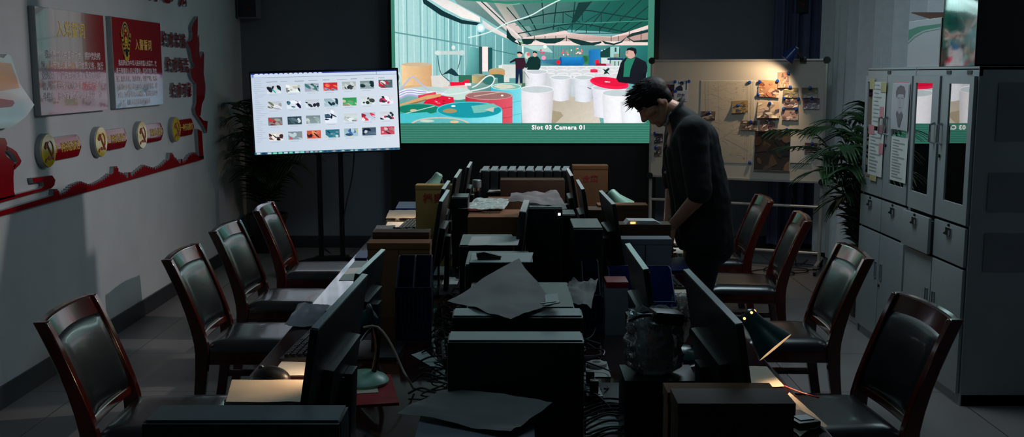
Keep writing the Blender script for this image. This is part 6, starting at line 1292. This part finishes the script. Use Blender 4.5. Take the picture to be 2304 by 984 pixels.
# ================================================================== THE PERSON
def person():
    y0 = 5.62
    root = thing('person', 'person in black open-necked shirt leaning over the table, head bowed', 'person', (1.02, y0, 0))
    O_ = Vector((1.02, y0, 0))
    def L(p): return Vector(p) - O_
    hipc = L((1.045, y0, 0.90)); sp1 = L((1.025, y0, 1.04)); sp2 = L((0.985, y0, 1.22)); ch = L((0.945, y0, 1.38)); nb = L((0.862, y0, 1.54))
    shN, shF = L((0.925, y0 - 0.19, 1.455)), L((0.915, y0 + 0.19, 1.45))
    elN, wrN = L((0.955, y0 - 0.27, 1.125)), L((0.835, y0 - 0.14, 0.945))
    elF, wrF = L((0.90, y0 + 0.27, 1.12)), L((0.85, y0 + 0.08, 0.885))
    legs = []
    for s in (-1, 1):
        h = L((1.04, y0 + s * 0.095, 0.88)); k = L((0.985 + 0.02 * s, y0 + s * 0.12, 0.48)); a = L((1.03 + 0.05 * s, y0 + s * 0.13, 0.085)); legs.append((h, k, a))
    # head frame
    ang = R(46); up = Vector((-math.sin(ang), 0, math.cos(ang))); fw = Vector((-math.cos(ang), 0, -math.sin(ang))); sd = Vector((0, -1, 0))
    q = Matrix.Rotation(R(10), 3, up); fw = q @ fw; sd = q @ sd
    hc = L((0.748, y0 - 0.01, 1.586))
    def hp(f, s, u): return hc + fw * f + sd * s + up * u
    HM = Matrix((( *fw, 0), (*sd, 0), (*up, 0), (0, 0, 0, 1))).transposed(); HM.translation = hc
    HM = Matrix([[fw.x, sd.x, up.x, hc.x], [fw.y, sd.y, up.y, hc.y], [fw.z, sd.z, up.z, hc.z], [0, 0, 0, 1]])
    def limb(g, pts, rs):
        for (a, b), (r0, r1) in zip(zip(pts, pts[1:]), zip(rs, rs[1:])): g.capsule(a, b, r0, r1)
    def hand(g, wr, d, n, thumb):
        """d: pointing direction, n: back of hand normal, thumb: side the thumb leaves"""
        d = d.normalized(); n = (n - d * n.dot(d)).normalized(); t = thumb - d * thumb.dot(d) - n * thumb.dot(n); t.normalize()
        for k, o in enumerate((-0.027, -0.009, 0.009, 0.027)):
            g.capsule(wr + t * o * 0.6, wr + d * 0.085 + t * o + n * (0.004 - abs(o) * 0.1), 0.015, 0.0125)
        g.capsule(wr + d * 0.03, wr + d * 0.07, 0.024, 0.022)
        for o, l, c in ((0.027, 0.94, 0.30), (0.009, 1.05, 0.36), (-0.009, 0.98, 0.42), (-0.027, 0.78, 0.5)):
            p = wr + d * 0.088 + t * o; a = 0.0; rad = 0.0095
            for seg, ln in enumerate((0.038, 0.026, 0.020)):
                a += c + 0.14 * seg; dd = d * math.cos(a) - n * math.sin(a) + t * o * 1.6; e = p + dd.normalized() * ln * l; g.capsule(p, e, rad, rad * 0.9); p = e; rad *= 0.9
        p = wr + d * 0.025 + t * 0.022 - n * 0.006
        for dd, ln, rad in (((d * 0.6 + t * 0.75 - n * 0.3), 0.040, 0.0145), ((d * 0.85 + t * 0.35 - n * 0.45), 0.032, 0.0115), ((d * 0.9 + t * 0.05 - n * 0.5), 0.024, 0.0095)):
            e = p + dd.normalized() * ln; g.capsule(p, e, rad, rad * 0.9); p = e
    # ---- body
    g = G()
    limb(g, [hipc, sp1, sp2, ch], [0.125, 0.115, 0.12, 0.125])
    for s, sh in ((-1, shN), (1, shF)):
        g.capsule(ch + Vector((0, s * 0.07, 0)), sh, 0.11, 0.062); g.capsule(hipc + Vector((0, s * 0.07, 0)), sp2 + Vector((0, s * 0.06, 0)), 0.11, 0.10)
    g.capsule(ch, nb, 0.10, 0.062); g.capsule(nb, hp(-0.035, 0, -0.07), 0.060, 0.056)
    limb(g, [shN, elN, wrN], [0.058, 0.043, 0.028]); limb(g, [shF, elF, wrF], [0.058, 0.043, 0.028])
    hand(g, wrN, Vector((-0.25, -0.05, -0.95)), Vector((-0.7, -0.7, 0.1)), Vector((-0.6, 0.7, 0)))
    hand(g, wrF, Vector((-0.1, -0.35, -0.9)), Vector((-0.9, 0.3, 0.1)), Vector((0.2, -0.8, 0)))
    for h, k, a in legs: limb(g, [h, k, a], [0.085, 0.056, 0.040]); g.capsule(a + Vector((0.03, 0, -0.04)), a + Vector((-0.14, 0, -0.052)), 0.036, 0.030)
    # head: skull, jaw, face
    def el(f, s, u, r, sc): g_ = bmesh.ops.create_icosphere(g.bm, subdivisions=3, radius=r, matrix=HM @ T((f, s, u)) @ Matrix.Diagonal((*sc, 1)))
    el(-0.012, 0, 0.045, 0.1, (0.98, 0.76, 0.82)); el(0.022, 0, 0.0, 0.078, (0.86, 0.80, 1.15)); el(0.03, 0, -0.062, 0.052, (0.92, 0.98, 0.85)); el(0.052, 0, -0.092, 0.024, (1, 1.1, 0.85))
    g.capsule(hp(-0.03, 0.05, -0.02), hp(0.035, 0.03, -0.085), 0.024, 0.02); g.capsule(hp(-0.03, -0.05, -0.02), hp(0.035, -0.03, -0.085), 0.024, 0.02)
    g.capsule(hp(0.083, 0, 0.022), hp(0.103, 0, -0.018), 0.0085, 0.0125); g.capsule(hp(0.096, 0.011, -0.022), hp(0.096, -0.011, -0.022), 0.009, 0.009)
    g.capsule(hp(0.076, 0.016, -0.054), hp(0.076, -0.016, -0.054), 0.0095, 0.0095); g.capsule(hp(0.074, 0.014, -0.065), hp(0.074, -0.014, -0.065), 0.0095, 0.0095)
    for s in (-1, 1):
        g.capsule(hp(0.078, s * 0.014, 0.032), hp(0.066, s * 0.046, 0.030), 0.010, 0.009); g.capsule(hp(0.062, s * 0.04, -0.008), hp(0.04, s * 0.055, -0.012), 0.018, 0.016)
        bmesh.ops.create_icosphere(g.bm, subdivisions=2, radius=0.028, matrix=HM @ T((-0.015, s * 0.073, -0.004)) @ Matrix.Rotation(s * 0.35, 4, 'Z') @ Matrix.Diagonal((0.6, 0.26, 1, 1)))
    body = voxel(g, 'body', M['skin'], root, 0.0048, 5)
    for s in (-1, 1):
        G().ball(hp(0.064, s * 0.031, 0.014), 0.0115).build('eye', M['eye'], root); G().capsule(hp(0.088, s * 0.016, 0.036), hp(0.072, s * 0.048, 0.035), 0.0035, 0.003).build('eyebrow', M['hair'], root)
        G().ball(hp(0.0725, s * 0.0315, 0.012), 0.005).build('iris', M['hair'], root)
    # ---- hair: cap plus swept locks
    g = G(); r = random.Random(6)
    def hel(f, s, u, rr, sc): bmesh.ops.create_icosphere(g.bm, subdivisions=3, radius=rr, matrix=HM @ T((f, s, u)) @ Matrix.Diagonal((*sc, 1)))
    hel(-0.020, 0, 0.054, 0.112, (0.97, 0.78, 0.78)); hel(-0.05, 0, 0.01, 0.075, (0.85, 0.95, 1.0))
    lk = G()
    for k in range(230):
        a = r.uniform(-2.6, 2.6); e = r.uniform(0.25, 1.45); f, s, u = math.cos(a) * math.cos(e), math.sin(a) * math.cos(e), math.sin(e)
        p0 = hp(-0.02 + f * 0.09, s * 0.078, 0.055 + u * 0.075); ln = r.uniform(0.018, 0.034) * (1.7 if f > 0.3 else 0.8)
        d = (fw * (f * 0.8 + 0.9) + sd * s * 0.6 + up * (u * 0.75 + 0.05) + Vector((r.uniform(-.2, .2), r.uniform(-.2, .2), r.uniform(-.1, .2)))).normalized()
        lk.capsule(p0 - d * 0.01, p0 + d * ln * 1.25, 0.0052, 0.0008, 8)
    for k in range(40):                                             # fringe falling over the brow
        s = r.uniform(-0.055, 0.055); p0 = hp(0.058 - abs(s) * 0.3, s, 0.098 + r.uniform(-0.02, 0.012)); p1 = p0 + fw * r.uniform(0.03, 0.05) + up * r.uniform(-0.012, 0.02) + Vector((0, 0, -0.01)); lk.capsule(p0, p1, 0.006, 0.0008, 8)
    for s in (-1, 1): g.capsule(hp(0.012, s * 0.072, 0.03), hp(0.008, s * 0.074, -0.005), 0.012, 0.006)
    hr = voxel(g, 'hair', M['hair'], root, 0.0045, 3); lk.build('hair_locks', M['hair'], hr)
    # ---- shirt with half sleeves
    g = G()
    hem = L((1.035, y0, 0.87))
    limb(g, [hem + Vector((-0.03, 0, 0)), hem + Vector((0.03, 0, 0.0))], [0.13, 0.13])
    for s in (-1, 1):
        g.capsule(hem + Vector((0.005, s * 0.085, 0)), sp1 + Vector((0.0, s * 0.085, 0)), 0.135, 0.132); g.capsule(sp1 + Vector((0.0, s * 0.085, 0)), sp2 + Vector((0.0, s * 0.085, 0)), 0.135, 0.138)
        g.capsule(sp2 + Vector((0, s * 0.085, 0)), ch + Vector((0.01, s * 0.08, 0.0)), 0.138, 0.135)
        sh = shN if s < 0 else shF; elb = elN if s < 0 else elF
        g.capsule(ch + Vector((0.005, s * 0.07, 0.02)), sh, 0.12, 0.078); g.capsule(sh, sh.lerp(elb, 0.93), 0.078, 0.068)
        g.capsule(ch + Vector((-0.01, s * 0.06, 0.06)), nb + Vector((0.02, s * 0.035, -0.015)), 0.095, 0.062)
        g.capsule(hem + Vector((-0.09, s * 0.09, -0.01)), ch + Vector((-0.08, s * 0.05, -0.05)), 0.055, 0.06)
    g.capsule(hem + Vector((0.075, 0, 0.04)), sp2 + Vector((0.055, 0, 0.0)), 0.075, 0.085)
    for k in range(16):                                             # collar
        a = k / 16 * 2 * PI; c0 = nb + Vector((-0.004, 0, 0.022)); e1 = Vector((0.62, 0, 0.78)); e2 = Vector((0, 1, 0)); a2 = (k + 1) / 16 * 2 * PI
        g.capsule(c0 + e1 * math.cos(a) * 0.069 + e2 * math.sin(a) * 0.069, c0 + e1 * math.cos(a2) * 0.069 + e2 * math.sin(a2) * 0.069, 0.014, 0.014)
    o = voxel(g, 'shirt', M['shirt'], root, 0.0075, 8)
    for v in o.data.vertices:                                       # cloth folds
        n = mnoise.noise(Vector((v.co.x * 9, v.co.y * 9, v.co.z * 4.5 + 3))); v.co += v.normal * (0.007 * n + 0.004 * mnoise.noise(v.co * 22))
        if v.co.z < 0.80: v.co.z = 0.80 + (v.co.z - 0.80) * 0.1
    g = G(); 
    for u, v_ in ((1497, 388), (1503, 443), (1507, 487)):
        p = aty(u, v_, y0 - 0.10); p = L(p); g2 = G(); g2.cyl(p + Vector((0, 0.006, 0)), p + Vector((-0.002, -0.004, 0)), 0.006, n=14); g2.build('shirt_button', M['tee'], root)
    G().capsule(nb + Vector((-0.058, -0.03, -0.06)), nb + Vector((-0.03, -0.052, 0.0)), 0.012, 0.010).build('undershirt_collar', M['tee'], root)
    # ---- trousers and shoes
    g = G(); g.capsule(hipc + Vector((0, -0.05, -0.02)), hipc + Vector((0, 0.05, -0.02)), 0.135, 0.135); g.capsule(hipc + Vector((0.02, -0.06, -0.06)), hipc + Vector((0.02, 0.06, -0.06)), 0.125, 0.125)
    for h, k, a in legs: g.capsule(h, k, 0.098, 0.074); g.capsule(k, a + Vector((0, 0, 0.01)), 0.074, 0.062)
    voxel(g, 'trousers', M['trous'], root, 0.009, 6)
    for h, k, a in legs:
        g = G(); g.capsule(a + Vector((0.045, 0, -0.04)), a + Vector((-0.15, 0, -0.052)), 0.044, 0.036); g.capsule(a + Vector((0.04, 0, -0.02)), a + Vector((-0.05, 0, -0.03)), 0.045, 0.04)
        bmesh.ops.bisect_plane(g.bm, geom=list(g.bm.verts) + list(g.bm.edges) + list(g.bm.faces), plane_co=(0, 0, 0.001), plane_no=(0, 0, -1), clear_outer=True); bmesh.ops.holes_fill(g.bm, edges=[e for e in g.bm.edges if e.is_boundary])
        g.build('shoe', M['shoe'], root)
person()
# ================================================================== LIGHT AND CAMERA
w = bpy.data.worlds.new('dim_room'); S.world = w; w.use_nodes = True
bg = w.node_tree.nodes['Background']; bg.inputs[0].default_value = lin((120, 170, 190)); bg.inputs[1].default_value = 0.036
def area(name, loc, target, size, energy, col, sy=None):
    l = bpy.data.lights.new(name, 'AREA'); l.energy = energy; l.color = col; l.size = size
    if sy: l.shape = 'RECTANGLE'; l.size_y = sy
    o = bpy.data.objects.new(name, l); C.objects.link(o); o.location = loc; o.rotation_euler = (Vector(target) - Vector(loc)).to_track_quat('-Z', 'Y').to_euler(); return o
# added fill lights, no fixtures seen: a spot on the red-sign wall, soft overhead areas
def spot(name, loc, target, energy, col, ang, blend, size):
    l = bpy.data.lights.new(name, 'SPOT'); l.energy = energy; l.color = col; l.spot_size = R(ang); l.spot_blend = blend; l.shadow_soft_size = size
    o = bpy.data.objects.new(name, l); C.objects.link(o); o.location = loc; o.rotation_euler = (Vector(target) - Vector(loc)).to_track_quat('-Z', 'Y').to_euler(); return o
spot('wall_fill_spot', (2.0, 6.5, 2.95), (-2.7, 5.7, 0.35), 190.0, (1.0, 0.90, 0.87), 74, 1.0, 0.012)
area('overhead_fill', (1.3, 6.1, 3.08), (1.3, 6.1, 0), 1.2, 30.0, (0.70, 0.90, 1.0), 1.2)
area('overhead_fill', (-0.4, 3.2, 3.08), (-0.4, 3.2, 0), 1.2, 4.5, (0.5, 0.86, 1.0), 1.2)
g = G(); g.box((1.0, 6.385, 2.41), (0.26, 0.23, 0.18), bev=0.02); g.cyl((1.0, 6.385, 2.49), (1.0, 6.385, 3.1), 0.02); g.cyl((1.0, 6.50, 2.41), (1.0, 6.53, 2.41), 0.04)  # unseen box added to cast the shadow patch on the left wall
struct(g.build('shadow_blocker_1', M['boxgrey']))
cam = bpy.data.cameras.new('camera'); co = bpy.data.objects.new('camera', cam); C.objects.link(co)
cam.sensor_width = 36.0; cam.lens = F / 2304 * 36.0; cam.clip_start = 0.05; cam.clip_end = 100
co.location = O; co.rotation_euler = (PI / 2 - TH, 0, YW); S.camera = co
vs = S.view_settings; vs.view_transform = 'Standard'; vs.look = 'None'; vs.exposure = 0.0; vs.gamma = 1.0; vs.use_curve_mapping = False
